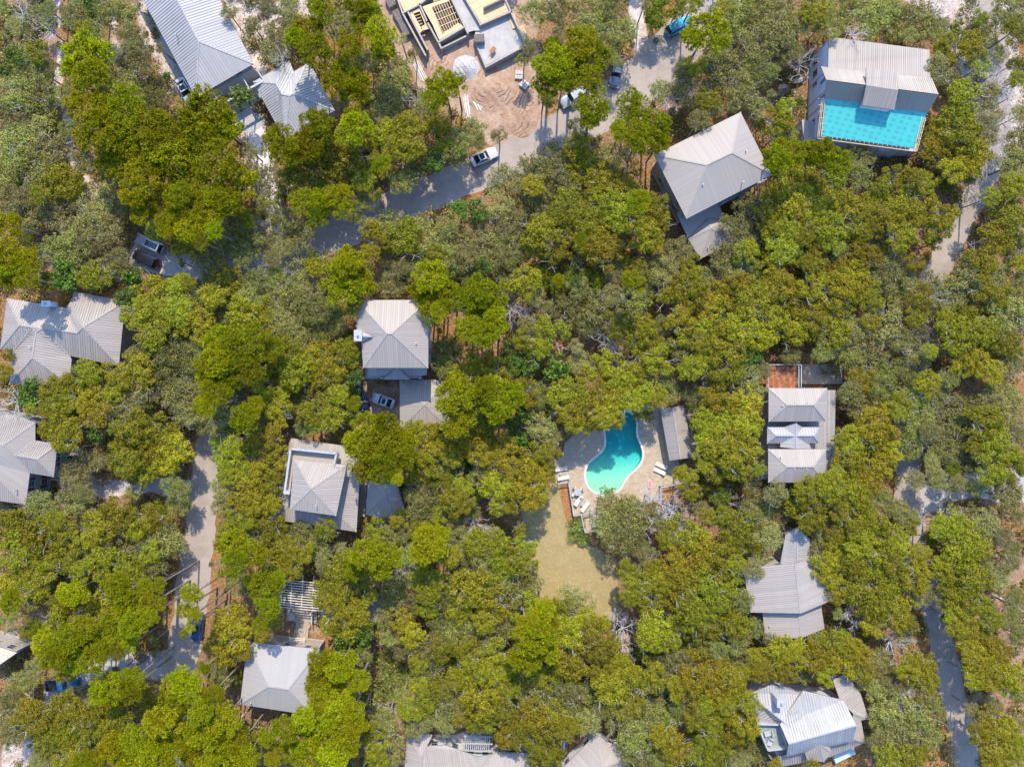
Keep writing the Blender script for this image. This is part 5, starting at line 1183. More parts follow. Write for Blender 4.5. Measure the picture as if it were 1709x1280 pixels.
reg(430, 0, 1, '''P 330 200 110;P 380 330 110;P 250 260 80;P 580 480 120;P 640 570 120;P 500 540 80;P 800 240 110;P 730 60 100;P 660 30 80;P 830 330 80;P 600 290 80;P 700 160 80;P 430 70 80;P 380 30 60;P 200 870 130;P 400 830 130;P 130 960 120;P 330 960 110;P 240 1000 100;P 650 860 120;P 1240 570 120;P 1320 540 60;P 1150 650 70;Y 820 900 110;Y 1000 830 100;Y 640 1020 120;Y 500 1060 120;Y 350 1100 120;Y 480 1200 120;Y 820 1090 90;P 810 1080 60;Y 700 1200 80;Y 1180 820 80;Y 1000 960 110;Y 600 1180 90;G 100 320 90;G 130 200 70;B 150 390 60;G 510 180 80;G 620 150 60;G 900 560 110;G 940 440 90;G 860 700 100;B 1050 650 80;G 1090 730 80;G 1330 940 100;M 1170 1060 80;G 1020 1100 110;G 950 1200 90;G 1440 860 80;G 1600 880 55;G 100 1180 90;G 950 260 40;G 1200 800 80;G 1640 1200 110;G 760 780 70;D 1230 880 70;G 540 100 60;G 200 60 80;G 60 40 50;G 730 400 60;G 1030 340 40;P 640 760 70;G 560 650 60;D 720 640 50;G 790 970 70;G 640 350 60;G 1460 940 60;Y 900 1000 70;D 750 1000 50;G 1330 1050 60;G 60 60 60;Y 1240 980 60;Y 220 1180 90''')
reg(860, 0, 1, '''P 410 290 130;P 540 380 100;P 240 400 130;P 390 440 130;P 200 550 90;P 500 500 80;P 320 520 90;P 520 690 115;P 500 790 80;P 1265 215 150;P 250 290 60;P 780 690 100;P 930 830 110;P 830 900 115;P 960 930 90;P 700 860 70;D 950 60 110;D 1080 50 100;D 920 150 60;Y 1180 20 60;G 300 60 100;G 150 80 100;G 560 130 120;G 450 60 80;G 720 190 90;G 640 40 80;G 1500 180 130;G 1600 60 110;B 1050 620 120;G 1180 560 120;G 960 600 70;G 1380 480 130;G 1500 620 110;G 1600 300 100;Y 1290 640 80;G 1220 800 70;G 1440 700 50;G 1620 700 80;D 1640 830 50;G 150 1120 130;G 280 1020 90;Y 460 1090 120;Y 600 1180 120;G 650 1050 110;Y 400 980 80;G 400 840 60;G 1400 340 90;G 60 390 50;G 650 300 50;G 1650 480 90;Y 740 1240 60;D 460 920 50;G 60 60 70;G 60 200 60;G 460 180 80;Y 1200 430 60;G 1270 420 60;G 1550 420 90;G 860 20 40;Y 1380 60 60;G 1500 40 90;D 1130 430 50;G 1130 480 60;D 220 650 60;G 560 230 70;G 1560 520 70;G 1330 730 50;G 1420 40 50;G 90 300 50;G 290 230 60;G 680 400 40;G 340 1200 100;Y 130 1230 70''')
reg(1280, 0, 1, '''G 80 70 110;G 80 200 120;G 130 290 100;Y 330 60 90;G 480 130 90;G 230 150 80;B 590 210 70;G 700 110 120;G 850 160 120;G 1000 100 120;G 1080 190 100;B 1150 60 80;G 60 330 90;B 240 400 90;G 200 340 50;D 1300 230 100;Y 1200 330 80;Y 1370 300 90;G 1170 450 90;G 1210 540 80;Y 1330 640 110;Y 1260 780 100;Y 1180 910 110;Y 1330 900 110;Y 1400 1000 100;Y 1330 1090 110;Y 1110 1000 90;G 1480 620 80;B 1530 560 90;G 1500 760 80;G 1600 90 110;Y 1650 200 80;D 1640 420 50;Y 1670 520 60;G 1660 950 100;G 1640 1090 110;Y 1650 1220 90;G 1680 760 60;G 1480 880 70;P 350 1000 110;P 470 1080 90;Y 200 1170 120;P 60 1060 110;G 600 1060 100;G 620 1180 100;Y 80 800 90;G 120 880 80;B 60 900 60;Y 850 1180 90;Y 1040 1220 80;G 1430 180 60;Y 760 1240 50;D 1200 1180 80;Y 440 1190 90;Y 330 1230 80;Y 130 700 60;G 580 40 90;G 400 30 60;G 820 40 80;G 1160 180 60;D 1240 1010 70;G 960 240 50;G 350 180 50;G 450 230 40;Y 960 1180 70;Y 1240 1130 80;M 220 680 30;G 40 470 50;Y 1180 240 50;Y 1420 120 50;Y 1130 820 40;G 30 620 30;P 200 1000 80;P 100 960 60''')
reg(0, 320, 1, '''G 230 130 130;G 80 60 100;G 350 60 90;Y 250 30 60;G 380 180 90;P 60 220 90;P 50 400 100;P 180 430 90;P 80 560 100;P 170 570 80;G 650 60 120;G 580 240 110;G 700 250 110;G 430 390 130;G 570 350 90;G 330 380 90;G 620 410 90;M 430 560 100;D 330 600 70;Y 650 540 100;G 550 460 80;G 750 470 90;M 880 560 100;G 790 420 60;G 780 100 70;P 950 60 100;P 920 160 60;P 1180 110 120;P 1300 80 120;P 1130 210 90;P 1260 230 110;P 1380 150 110;P 1500 60 120;P 1420 260 70;Y 1040 260 70;Y 1210 340 90;G 1420 340 100;G 1550 310 100;G 1650 340 100;D 1350 370 70;G 1400 470 100;Y 1650 180 60;G 1600 430 80;Y 1500 600 110;G 1400 620 100;Y 1250 610 50;Y 1000 700 130;Y 1130 720 120;M 830 700 70;Y 880 830 90;Y 1100 850 130;G 1280 740 110;Y 1300 870 120;G 1450 760 120;Y 1600 800 110;G 1200 950 120;Y 1000 920 110;M 1020 1020 70;G 900 1110 90;G 1130 1080 130;Y 900 1200 120;G 1050 1200 120;G 1200 1180 110;Y 560 1200 90;Y 700 1190 60;M 210 1270 60;P 1480 1000 130;P 1600 1080 140;P 1420 1120 110;P 1550 1200 120;P 1680 950 90;P 1400 1230 90;G 780 970 45;Y 420 1210 40;Y 30 1190 50;D 50 1080 40;G 1330 1000 70;P 30 480 80;Y 560 580 70;G 480 280 70;D 170 320 50;G 150 30 80;G 500 60 60;D 850 80 60;P 1000 120 60;P 1330 330 60;P 1180 20 80;P 1400 30 80;G 1550 180 70;D 1200 470 30;G 1320 440 60;Y 1200 600 60;Y 1400 690 90;G 1550 700 100;D 1480 680 50;Y 1180 800 90;G 1640 720 90;Y 940 760 70;Y 1390 960 80;P 1650 1180 90;P 1350 1130 70;G 1280 1080 90;Y 800 1240 70;Y 440 1260 60;G 620 130 70''')
reg(430, 320, 1, '''G 80 60 90;G 180 160 100;G 260 300 100;G 60 300 60;P 420 60 110;D 400 150 90;P 300 60 90;Y 780 20 40;G 640 130 80;P 560 60 90;G 700 60 60;Y 400 460 90;G 290 540 120;G 150 580 100;G 60 640 80;G 220 700 130;G 100 760 90;G 350 640 80;P 590 470 110;P 540 560 110;P 560 640 120;P 680 600 110;P 630 540 110;D 640 740 60;G 850 230 110;Y 780 320 100;Y 950 300 130;G 1000 420 120;G 880 410 100;G 1130 300 120;G 1250 240 70;M 1330 130 70;M 1450 130 80;G 1330 330 120;G 1440 260 90;G 1600 100 100;G 1550 260 110;G 1650 350 110;G 1500 450 110;M 1270 520 70;M 1500 490 60;G 1640 520 80;B 1680 780 70;G 880 610 90;P 1150 560 110;P 1200 660 120;P 1080 660 85;P 1280 700 90;P 1120 760 70;P 1450 680 130;P 1560 700 110;P 1480 820 130;P 1590 860 100;P 1400 900 90;P 1520 930 90;P 1210 790 70;G 1250 1060 100;G 1240 1160 80;Y 1450 1130 100;Y 1400 1230 110;Y 1560 1180 90;Y 1650 1250 80;M 1690 1020 70;M 1680 1150 80;Y 30 940 70;Y 60 1120 120;Y 200 1080 110;Y 250 1190 120;Y 420 1080 110;Y 480 1170 100;Y 560 1060 80;P 90 1030 80;M 640 1230 60;G 230 920 110;G 400 900 110;G 530 880 70;G 500 780 70;Y 630 1100 60;Y 600 1020 60;G 1430 570 80;G 1670 620 70;G 1680 220 90;D 200 30 70;P 500 30 80;G 550 110 60;D 560 0 60;G 100 450 60;Y 740 430 70;G 1240 420 90;G 1340 450 90;G 1050 540 70;Y 1180 400 60;G 1400 440 80;D 1380 770 50;G 950 520 60;D 620 800 50;G 320 800 90;G 430 780 80;G 150 870 90;Y 340 1130 100;Y 150 1190 90;Y 400 1200 90;G 740 240 70;G 1080 200 60;G 1640 1180 50;Y 1330 1210 60;G 1660 440 80;D 1150 860 50;G 960 220 50''')
reg(860, 320, 1, '''G 80 100 120;G 180 50 90;Y 350 90 110;Y 440 60 90;Y 300 130 80;Y 190 280 120;Y 260 360 120;Y 500 160 110;Y 600 60 100;Y 710 130 120;Y 860 130 130;Y 930 190 110;Y 850 280 100;Y 950 60 60;Y 520 300 110;Y 600 400 110;G 60 380 80;G 500 480 110;Y 580 360 70;D 520 590 100;D 350 560 80;D 180 500 80;P 790 590 70;Y 800 510 80;G 680 600 80;G 1000 560 110;G 1080 400 90;G 1030 470 100;Y 1170 480 65;G 1380 430 100;G 1450 500 110;G 1600 560 100;G 1670 480 80;G 1430 210 65;G 1560 120 110;G 1620 280 100;Y 1680 130 70;Y 1530 400 80;D 1640 370 70;Y 60 600 100;D 300 650 70;G 420 640 80;B 60 780 90;G 400 820 110;G 230 790 60;G 560 780 110;G 760 740 100;Y 680 880 90;G 480 880 80;B 590 950 80;Y 1080 720 110;Y 1200 800 130;Y 1180 660 100;G 1350 640 90;Y 1420 680 110;Y 1500 600 80;Y 1580 720 120;Y 1650 830 100;Y 1500 880 120;G 1380 890 80;Y 820 930 110;Y 930 1010 110;Y 850 1100 110;Y 960 1130 90;G 970 890 70;Y 1180 950 110;Y 1400 1000 120;Y 1550 1000 100;M 1560 1090 70;Y 1270 1100 100;Y 1170 1170 90;Y 1380 1180 110;G 1540 1200 90;G 100 900 90;Y 230 950 110;M 60 1150 90;M 260 1180 100;Y 130 1050 80;G 430 1140 80;Y 560 1170 100;Y 700 1210 110;B 650 1040 60;Y 800 1220 80;G 1000 1240 60;Y 60 980 70;G 860 680 80;Y 920 330 70;Y 400 200 90;Y 100 330 70;P 800 60 80;P 430 330 50;G 680 250 70;D 740 360 60;D 950 460 60;G 650 500 70;D 240 600 60;G 140 700 60;G 330 740 50;D 490 700 60;G 640 690 80;Y 1280 900 90;Y 1310 760 80;G 1280 560 80;Y 1090 640 80;Y 1100 850 90;Y 1230 1000 70;G 1100 1060 60;Y 1480 1120 70;Y 1640 960 90;G 1640 1180 60;G 390 1030 50;G 770 980 50;D 1100 960 40;G 1320 1250 60;Y 1180 560 70;G 1500 300 90;Y 1660 660 80;P 280 590 40''')
reg(1280, 320, 1, '''Y 80 60 110;Y 200 60 110;D 100 150 80;Y 380 60 90;Y 520 80 110;Y 620 130 100;Y 330 160 80;Y 760 60 100;Y 900 60 110;Y 1030 110 110;Y 1180 170 90;Y 1140 250 80;D 1120 340 50;Y 800 200 100;G 750 300 80;Y 420 230 110;Y 540 220 100;Y 900 300 90;Y 250 270 80;Y 100 350 110;Y 200 400 90;G 420 400 110;Y 620 400 80;Y 150 250 80;G 870 480 100;Y 980 470 60;G 760 570 110;Y 560 560 110;Y 450 650 120;Y 620 650 100;Y 100 620 110;Y 200 700 110;Y 400 770 90;Y 530 740 70;G 100 770 90;Y 60 880 110;Y 200 900 110;G 780 870 130;G 700 960 110;Y 450 930 110;G 520 1050 120;G 170 1090 60;G 380 1060 70;G 640 1120 110;G 900 690 100;G 1080 610 80;G 1200 660 120;B 1130 690 70;Y 1350 860 120;Y 1280 950 110;G 1150 770 100;Y 1430 930 110;G 1400 560 120;Y 1520 300 110;G 1620 340 100;G 1550 560 80;Y 1450 430 100;G 1340 500 80;Y 1650 200 100;D 1560 90 90;Y 1500 30 60;G 1600 780 130;G 1500 720 90;G 1640 900 100;Y 1580 1000 90;Y 1480 1020 90;Y 1400 1120 90;Y 1320 1150 90;G 1620 1120 100;B 1640 1200 60;G 1220 1230 70;G 850 1150 90;G 780 1240 80;Y 640 1250 80;G 900 1000 70;G 1130 1000 80;Y 1690 480 60;G 1680 620 80;Y 1500 1190 80;Y 1000 810 80;D 380 320 70;Y 330 370 80;Y 690 130 80;Y 300 640 90;Y 330 470 80;D 280 560 60;Y 640 250 80;Y 850 140 80;D 600 330 60;Y 700 430 70;Y 480 500 80;Y 50 480 80;G 670 520 80;Y 700 720 70;Y 330 850 80;G 600 900 80;D 380 860 60;G 980 900 50;G 1050 1120 40;Y 1020 700 80;G 950 600 60;G 1300 700 90;Y 1450 640 80;Y 1560 680 80;D 1480 840 60;G 1540 900 70;Y 1660 1060 50;Y 1200 870 80;Y 1080 1060 50;D 760 400 60;Y 450 330 80;Y 60 240 90;G 920 180 60;G 460 150 60;G 1640 420 70;B 680 60 50;Y 700 850 60''')
reg(0, 640, 1, '''B 70 120 90;M 190 80 80;Y 350 60 100;Y 420 130 90;Y 330 160 70;Y 600 80 110;G 700 130 120;Y 620 210 90;G 880 80 110;D 970 190 80;G 1180 100 120;G 1080 50 80;G 1230 200 90;Y 320 300 70;Y 430 330 110;M 640 330 60;P 1430 60 100;P 1350 150 80;P 1620 230 100;D 1450 190 70;G 1560 80 80;Y 870 290 110;Y 1050 330 110;Y 850 420 110;Y 1000 430 120;Y 1160 430 110;Y 830 540 100;Y 960 560 110;Y 1100 530 90;D 880 630 50;G 480 600 100;G 600 530 90;G 460 690 70;G 250 820 100;G 470 820 110;G 560 740 60;G 880 700 60;G 1130 690 70;G 1190 720 70;G 1170 800 80;D 1010 860 80;Y 780 880 110;Y 650 960 110;Y 900 930 100;Y 1020 900 90;Y 560 1010 80;G 760 1020 110;G 1050 1050 120;G 900 1130 120;G 1140 1080 80;G 600 1130 110;Y 60 960 110;Y 180 920 100;Y 200 1020 110;Y 100 1120 120;Y 260 1140 110;Y 400 1000 90;Y 420 1180 90;Y 700 1200 110;Y 850 1220 90;G 1010 1200 90;Y 1500 450 100;G 1450 370 70;Y 1600 420 110;Y 1550 560 110;Y 1650 620 90;G 1480 700 80;Y 1600 750 110;G 1460 830 60;Y 1600 880 90;G 1490 940 60;P 1560 1080 110;P 1650 1120 100;P 1540 1210 90;G 1400 1200 20;Y 750 60 70;D 500 200 60;Y 520 130 60;G 800 200 80;Y 950 350 80;Y 1230 480 50;G 1320 60 70;D 1540 300 50;P 1680 150 70;G 1340 280 60;G 1680 450 70;Y 1500 620 60;Y 1680 820 70;Y 1500 1010 70;Y 320 940 80;D 330 1080 60;Y 530 1240 70;G 560 880 70;Y 380 900 50;G 950 1000 80;D 470 1090 50;Y 150 1230 70;Y 300 1240 80;G 660 1060 70;Y 1000 1130 70;Y 1700 900 70;G 1630 980 60;G 1370 100 40;Y 720 500 30;Y 750 300 40;G 1480 780 60;G 280 890 60;G 60 880 40;Y 200 170 40''')
reg(430, 640, 1, '''Y 60 380 100;Y 130 480 80;Y 50 560 80;Y 80 60 110;G 60 250 80;G 200 120 110;G 320 60 100;Y 450 100 110;Y 480 230 100;D 620 60 60;P 640 130 50;Y 530 60 70;D 560 300 60;Y 380 270 60;G 300 300 60;Y 80 680 80;Y 60 800 80;G 130 870 50;G 280 1000 90;Y 450 970 70;Y 100 960 90;G 60 1060 100;Y 180 1130 100;G 380 1100 100;Y 100 1220 90;B 460 1130 70;P 740 300 110;P 850 280 90;P 700 400 110;P 830 420 130;P 950 350 100;P 700 540 100;P 820 560 110;P 960 480 100;Y 1060 450 110;Y 1050 330 90;Y 1070 560 100;P 920 640 45;Y 1200 100 70;P 1300 80 130;P 1430 120 120;P 1550 60 130;Y 1200 260 110;P 1340 250 110;Y 1480 240 110;P 1600 160 110;Y 1240 400 110;Y 1380 390 110;Y 1500 370 80;D 1380 560 100;Y 1150 520 90;G 1250 580 100;M 1690 310 60;Y 1620 440 100;Y 1550 480 70;G 1060 750 90;Y 1250 660 60;G 1200 740 90;Y 1300 780 90;G 1010 890 80;G 1150 830 90;Y 1600 700 110;Y 1680 760 90;Y 1610 810 70;G 1480 630 80;G 1430 850 50;B 1440 940 85;Y 780 960 70;G 820 1030 90;Y 1100 1000 90;P 1130 1060 120;P 1080 1120 80;P 1200 1000 70;P 720 1130 110;P 830 1180 120;Y 600 1200 100;G 950 1000 70;G 1000 1140 70;G 1350 1050 100;G 1280 950 80;Y 1450 1060 90;Y 1580 1090 100;G 1500 1180 100;Y 1640 1200 100;G 1380 1200 90;B 980 1220 60;D 1100 1220 80;M 600 220 50;Y 140 200 80;Y 340 190 80;G 400 30 60;D 80 160 50;P 620 460 60;P 900 580 60;Y 1160 640 60;G 1100 900 60;Y 1350 700 70;Y 1220 860 70;Y 1380 800 60;D 1460 720 50;Y 1470 480 70;Y 1290 500 60;Y 1680 560 70;Y 1320 320 80;Y 1150 350 80;P 1200 180 70;Y 880 1100 80;P 650 1240 80;G 550 1090 40;Y 200 1230 80;G 440 1230 60;G 180 1040 70;Y 300 1120 70;Y 1270 1150 80;G 1560 1000 50;Y 940 900 60;G 1680 640 40;G 850 940 60;Y 130 600 40;P 1480 40 90;P 1690 70 90;G 1240 30 40;G 30 930 60''')
reg(860, 640, 1, '''Y 60 60 90;G 180 60 90;G 270 130 90;Y 330 90 100;Y 420 60 80;Y 480 180 120;Y 600 200 90;Y 360 220 80;Y 620 100 110;Y 680 245 55;Y 780 110 90;D 830 200 45;Y 900 60 90;G 1040 80 60;Y 960 110 50;M 60 230 90;M 40 370 60;G 180 300 90;G 250 360 60;Y 400 280 60;Y 130 480 100;Y 230 500 70;Y 80 620 110;Y 200 640 70;Y 100 740 100;Y 180 730 50;G 60 520 70;Y 1300 60 90;G 1180 80 70;Y 1400 100 110;Y 1530 150 110;Y 1250 250 90;Y 1380 280 120;Y 1530 280 100;G 1600 60 70;Y 1270 400 80;Y 1400 430 130;Y 1540 430 100;Y 1350 560 100;Y 1480 560 90;D 1270 650 70;D 1450 640 60;D 1350 740 70;B 1400 780 70;G 1600 760 90;Y 1130 620 70;Y 1170 720 60;Y 1100 590 45;G 650 820 115;G 600 930 100;G 760 920 130;G 880 880 90;G 700 1040 110;B 960 800 115;B 1060 870 115;B 900 770 70;Y 1480 960 110;Y 1550 1050 100;Y 1400 1080 80;Y 1280 880 60;Y 1100 980 110;Y 1200 1040 110;Y 1020 1030 80;Y 1200 1170 130;Y 1350 1190 110;Y 1080 1200 110;G 900 1180 80;B 880 1130 60;G 820 1090 60;Y 740 1230 60;Y 60 1070 70;Y 60 1200 100;G 1650 1000 90;G 1620 1120 80;G 1640 820 90;K 400 960;K 440 1020;K 380 1000;K 420 930;Y 300 30 60;G 120 130 70;D 200 200 50;Y 550 60 80;Y 540 260 50;G 320 330 35;Y 480 280 50;Y 1620 560 50;G 1560 650 50;Y 1200 480 30;Y 1270 540 60;Y 1480 350 90;Y 1300 320 90;G 1080 250 30;D 1190 150 50;G 1560 880 80;B 1300 900 50;Y 1380 880 60;G 1230 830 50;Y 640 30 60;G 980 950 50;B 1000 920 90;G 1580 1230 70;Y 1460 1200 60;D 1560 1150 40;Y 940 1230 70;G 240 400 40;Y 30 960 40;D 880 220 40''')
reg(1280, 640, 1, '''G 560 60 80;G 640 130 110;G 780 60 100;Y 880 130 70;G 980 90 120;G 1120 80 80;Y 780 200 80;Y 720 290 110;Y 800 340 70;Y 560 390 100;Y 680 430 130;Y 560 520 100;Y 770 530 100;Y 700 620 100;B 960 280 110;G 930 390 110;Y 500 350 50;G 1050 180 90;G 1200 150 110;G 1170 280 120;G 1320 270 110;G 1180 440 100;G 1300 470 110;Y 1440 250 110;Y 1500 370 110;Y 1450 460 80;Y 1500 590 90;Y 1640 560 90;G 1600 180 120;G 1650 320 90;G 1560 60 100;D 1420 560 60;G 990 640 60;G 1140 640 75;G 1340 680 60;Y 270 710 85;Y 430 690 100;Y 550 740 110;Y 400 800 80;Y 240 810 110;Y 300 900 90;Y 540 860 80;G 760 750 70;G 680 850 80;Y 480 990 80;G 60 730 80;G 60 870 80;G 40 1030 80;Y 700 970 110;Y 830 1010 90;Y 780 1120 110;G 930 900 60;Y 970 950 50;Y 640 1100 110;Y 500 1130 110;G 380 1100 90;Y 1000 1150 70;Y 390 1220 90;Y 560 1230 80;G 370 1010 50;Y 1220 920 100;Y 1150 970 70;Y 1340 1010 110;Y 1300 1110 120;Y 1420 1120 80;G 1330 870 90;G 1460 920 90;G 1400 980 70;G 1620 760 90;G 1530 720 50;G 1400 690 50;G 1240 690 50;G 1580 1020 60;G 1640 1110 60;Y 1180 1210 80;Y 1000 1230 80;M 930 980 45;G 1680 900 50;Y 620 310 60;Y 850 450 60;G 860 250 50;Y 880 200 50;G 1080 320 70;G 1100 530 50;D 1230 580 60;G 1090 480 40;Y 1400 350 80;G 1360 170 90;G 1480 130 90;Y 1600 460 80;Y 1380 420 60;D 620 660 60;Y 640 780 70;Y 460 590 50;Y 160 760 50;Y 480 860 60;G 440 930 60;Y 600 980 70;B 690 1030 50;Y 720 1190 80;Y 860 1190 80;Y 900 1100 60;D 1080 1030 50;Y 1260 1200 80;G 1450 1210 50;G 820 830 50;Y 1230 1020 80;D 560 950 40;G 340 1180 50''')
reg(0, 960, 1, '''Y 80 80 110;Y 230 60 100;P 60 170 80;P 470 110 100;D 570 60 70;Y 830 60 120;Y 700 200 120;P 870 230 110;P 800 120 100;P 1000 190 90;Y 600 290 110;Y 470 270 100;P 900 330 90;Y 330 330 110;P 750 330 90;Y 180 350 70;P 420 420 120;P 300 440 90;P 580 430 110;P 700 430 90;P 830 430 80;P 360 560 100;P 500 560 100;P 620 560 90;P 680 500 70;Y 460 670 40;P 880 690 100;P 720 740 110;P 650 790 70;P 850 770 90;Y 1000 820 80;Y 800 850 90;P 1270 130 70;P 1220 230 50;P 1290 260 55;P 1220 390 30;P 1260 340 35;P 1230 690 100;P 1160 740 90;P 1150 860 110;P 1130 960 80;P 1250 780 80;Y 1540 300 110;Y 1440 380 90;Y 1560 400 110;Y 1480 500 100;Y 1590 490 70;D 1550 680 60;G 1450 700 70;G 1560 60 70;P 1350 620 45;P 1400 850 90;P 1330 920 90;P 1480 960 110;P 1350 1060 110;P 1500 1080 110;P 1450 1180 110;P 1600 1110 90;P 1640 1190 90;P 1280 1180 90;P 1140 1120 80;P 1080 1200 90;P 960 1180 100;P 900 1080 90;P 780 1120 110;P 850 1220 100;P 620 1230 80;P 700 1170 80;Y 560 900 110;Y 430 900 110;Y 650 980 110;Y 800 960 90;Y 460 1040 110;Y 560 1060 80;Y 330 1080 110;Y 200 930 110;G 60 960 110;G 60 1080 90;G 130 730 90;G 60 830 80;G 200 700 60;G 220 620 60;G 330 1180 100;G 240 1240 60;D 560 1130 60;M 100 890 40;G 60 300 60;B 60 380 60;G 480 790 60;G 1010 440 35;G 940 900 60;P 760 60 80;P 950 100 70;D 300 160 60;G 200 200 50;Y 380 200 70;Y 520 170 60;D 380 130 50;P 260 380 60;Y 400 650 60;P 980 280 60;P 560 340 80;P 460 500 80;P 780 520 50;P 1050 60 50;Y 720 1050 80;Y 330 980 80;G 160 1010 70;Y 480 1180 80;P 1200 1090 70;P 1380 1260 90;P 1560 1250 90;P 1130 1260 80;P 530 1250 70;Y 420 1240 70;P 1020 950 60;G 1450 620 60;Y 1640 360 60;Y 1390 470 50;G 1640 60 60;P 1690 40 60;D 760 660 50;P 1420 770 60;Y 650 880 70''')
reg(430, 960, 1, '''P 60 80 110;P 60 200 80;Y 520 60 110;Y 430 130 80;Y 620 120 110;Y 700 40 90;Y 560 230 110;Y 660 250 80;Y 600 330 110;M 620 450 110;M 700 370 80;D 560 440 80;Y 740 140 50;P 430 560 90;P 420 640 90;P 540 600 110;P 430 750 100;P 560 740 120;P 420 820 80;P 530 860 110;P 670 700 80;P 640 880 80;P 300 950 90;P 180 1020 90;P 400 960 110;P 560 980 110;P 300 1080 110;P 430 1090 120;P 580 1100 110;P 200 1160 90;P 500 1210 110;P 340 1210 100;P 60 1080 70;G 60 1200 60;G 780 60 100;G 930 80 110;G 880 160 80;Y 950 300 80;Y 1130 100 90;Y 1120 210 80;G 1250 140 120;Y 1400 100 120;G 1550 60 110;Y 1560 200 110;Y 1330 240 80;G 1650 130 100;G 1330 340 110;G 1240 400 80;Y 1220 500 80;G 1450 400 90;Y 1500 320 80;G 1600 380 90;G 1100 500 110;G 960 500 70;K 900 600;K 830 690;K 960 720;K 860 770;K 780 830;K 900 800;K 850 640;K 930 660;K 800 740;K 740 820;K 1000 650;K 720 780;K 840 560;Y 1370 650 110;Y 1310 700 70;G 1150 620 100;Y 1060 740 60;Y 1210 780 90;Y 1100 870 90;Y 1010 890 80;G 960 800 60;G 1300 880 100;Y 1450 600 80;Y 1600 560 110;Y 1560 680 90;Y 1480 850 120;Y 1600 900 100;Y 1660 780 70;Y 1440 970 80;G 1040 1010 70;G 1250 990 70;G 820 950 80;G 860 1080 100;Y 780 1150 80;G 900 1200 70;Y 800 1240 80;Y 1650 1070 80;B 870 920 60;G 700 540 60;Y 100 300 60;P 120 40 60;P 20 320 50;Y 30 400 60;Y 1080 20 80;Y 1200 40 70;Y 1480 30 60;G 1030 200 80;G 830 300 70;G 860 420 60;Y 1030 400 80;G 1200 300 80;Y 1400 500 80;D 1300 560 60;G 1550 480 70;Y 1060 600 60;G 1090 700 60;D 1160 830 40;G 1400 780 90;Y 1380 880 60;G 1140 950 70;Y 1340 960 50;Y 760 1040 60;P 660 980 70;P 480 680 70;D 690 480 50;Y 1680 660 80;G 1500 740 70;D 1500 560 40;Y 480 340 60;Y 1520 960 70;Y 1690 1000 50;P 100 1220 60;Y 120 1150 60''')
reg(860, 960, 1, '''G 80 60 90;Y 100 250 110;P 60 330 80;Y 210 230 80;G 370 140 80;G 460 170 75;Y 330 230 90;P 120 420 120;P 60 540 110;P 200 520 90;Y 350 380 110;Y 470 400 110;Y 330 520 120;Y 440 560 110;Y 560 480 100;Y 600 560 80;Y 350 620 80;Y 180 650 100;Y 60 700 80;D 330 710 60;Y 560 330 70;B 680 270 60;B 720 370 90;B 730 480 70;Y 760 120 80;Y 880 150 120;Y 800 60 90;Y 980 60 80;Y 1100 60 110;Y 1250 80 110;Y 1400 60 110;Y 950 330 110;Y 1000 430 90;Y 900 420 90;D 930 540 70;Y 1150 280 110;Y 1230 350 90;Y 1100 350 80;D 1130 470 70;D 1230 180 60;Y 1360 170 80;Y 1400 290 110;Y 1480 330 90;Y 1340 370 60;G 1510 180 70;G 1580 350 70;Y 700 680 120;Y 630 760 110;Y 780 720 100;Y 680 840 110;Y 800 850 80;G 950 600 80;Y 900 680 100;G 1000 680 110;G 980 800 110;Y 1200 620 120;Y 1330 660 110;Y 1180 740 120;Y 1330 780 110;Y 1440 700 90;Y 1500 800 70;Y 1240 860 70;G 1250 470 90;G 1430 560 110;G 1480 460 70;Y 1620 570 90;Y 1640 650 70;G 130 800 120;G 300 810 110;G 430 850 110;G 500 780 80;Y 250 950 120;Y 100 960 110;Y 60 1060 90;Y 300 1040 80;Y 180 1080 80;Y 200 1200 110;G 480 980 80;G 700 980 110;G 850 940 120;G 1000 960 100;D 620 950 50;G 800 1080 110;G 900 1120 80;Y 1000 1080 90;Y 1200 950 90;Y 1300 960 90;D 1190 1050 70;Y 1480 930 90;Y 1550 1000 80;Y 1480 1040 80;Y 1520 1090 60;Y 1350 1120 100;Y 1080 1180 110;Y 1330 1200 90;Y 1230 1190 80;G 760 1180 80;G 870 1220 80;G 1600 1190 80;G 1500 1240 80;P 170 230 80;P 220 330 70;Y 460 280 60;Y 240 440 70;G 400 300 60;Y 640 450 60;D 840 500 50;G 1050 240 70;Y 1060 160 90;Y 1310 220 80;Y 700 600 80;Y 560 650 70;G 560 720 60;G 1080 560 80;G 1340 500 60;D 1370 470 50;Y 1560 860 70;G 1130 660 70;Y 1090 760 80;G 1100 880 70;D 1180 830 40;Y 1400 880 60;G 350 900 60;Y 380 1000 60;G 620 860 60;G 560 900 60;G 760 900 80;G 950 1220 70;G 1430 1150 60;Y 1280 1080 60;D 1420 1220 50;Y 1560 640 60;Y 1450 840 60;Y 120 1100 70;Y 100 880 60''')
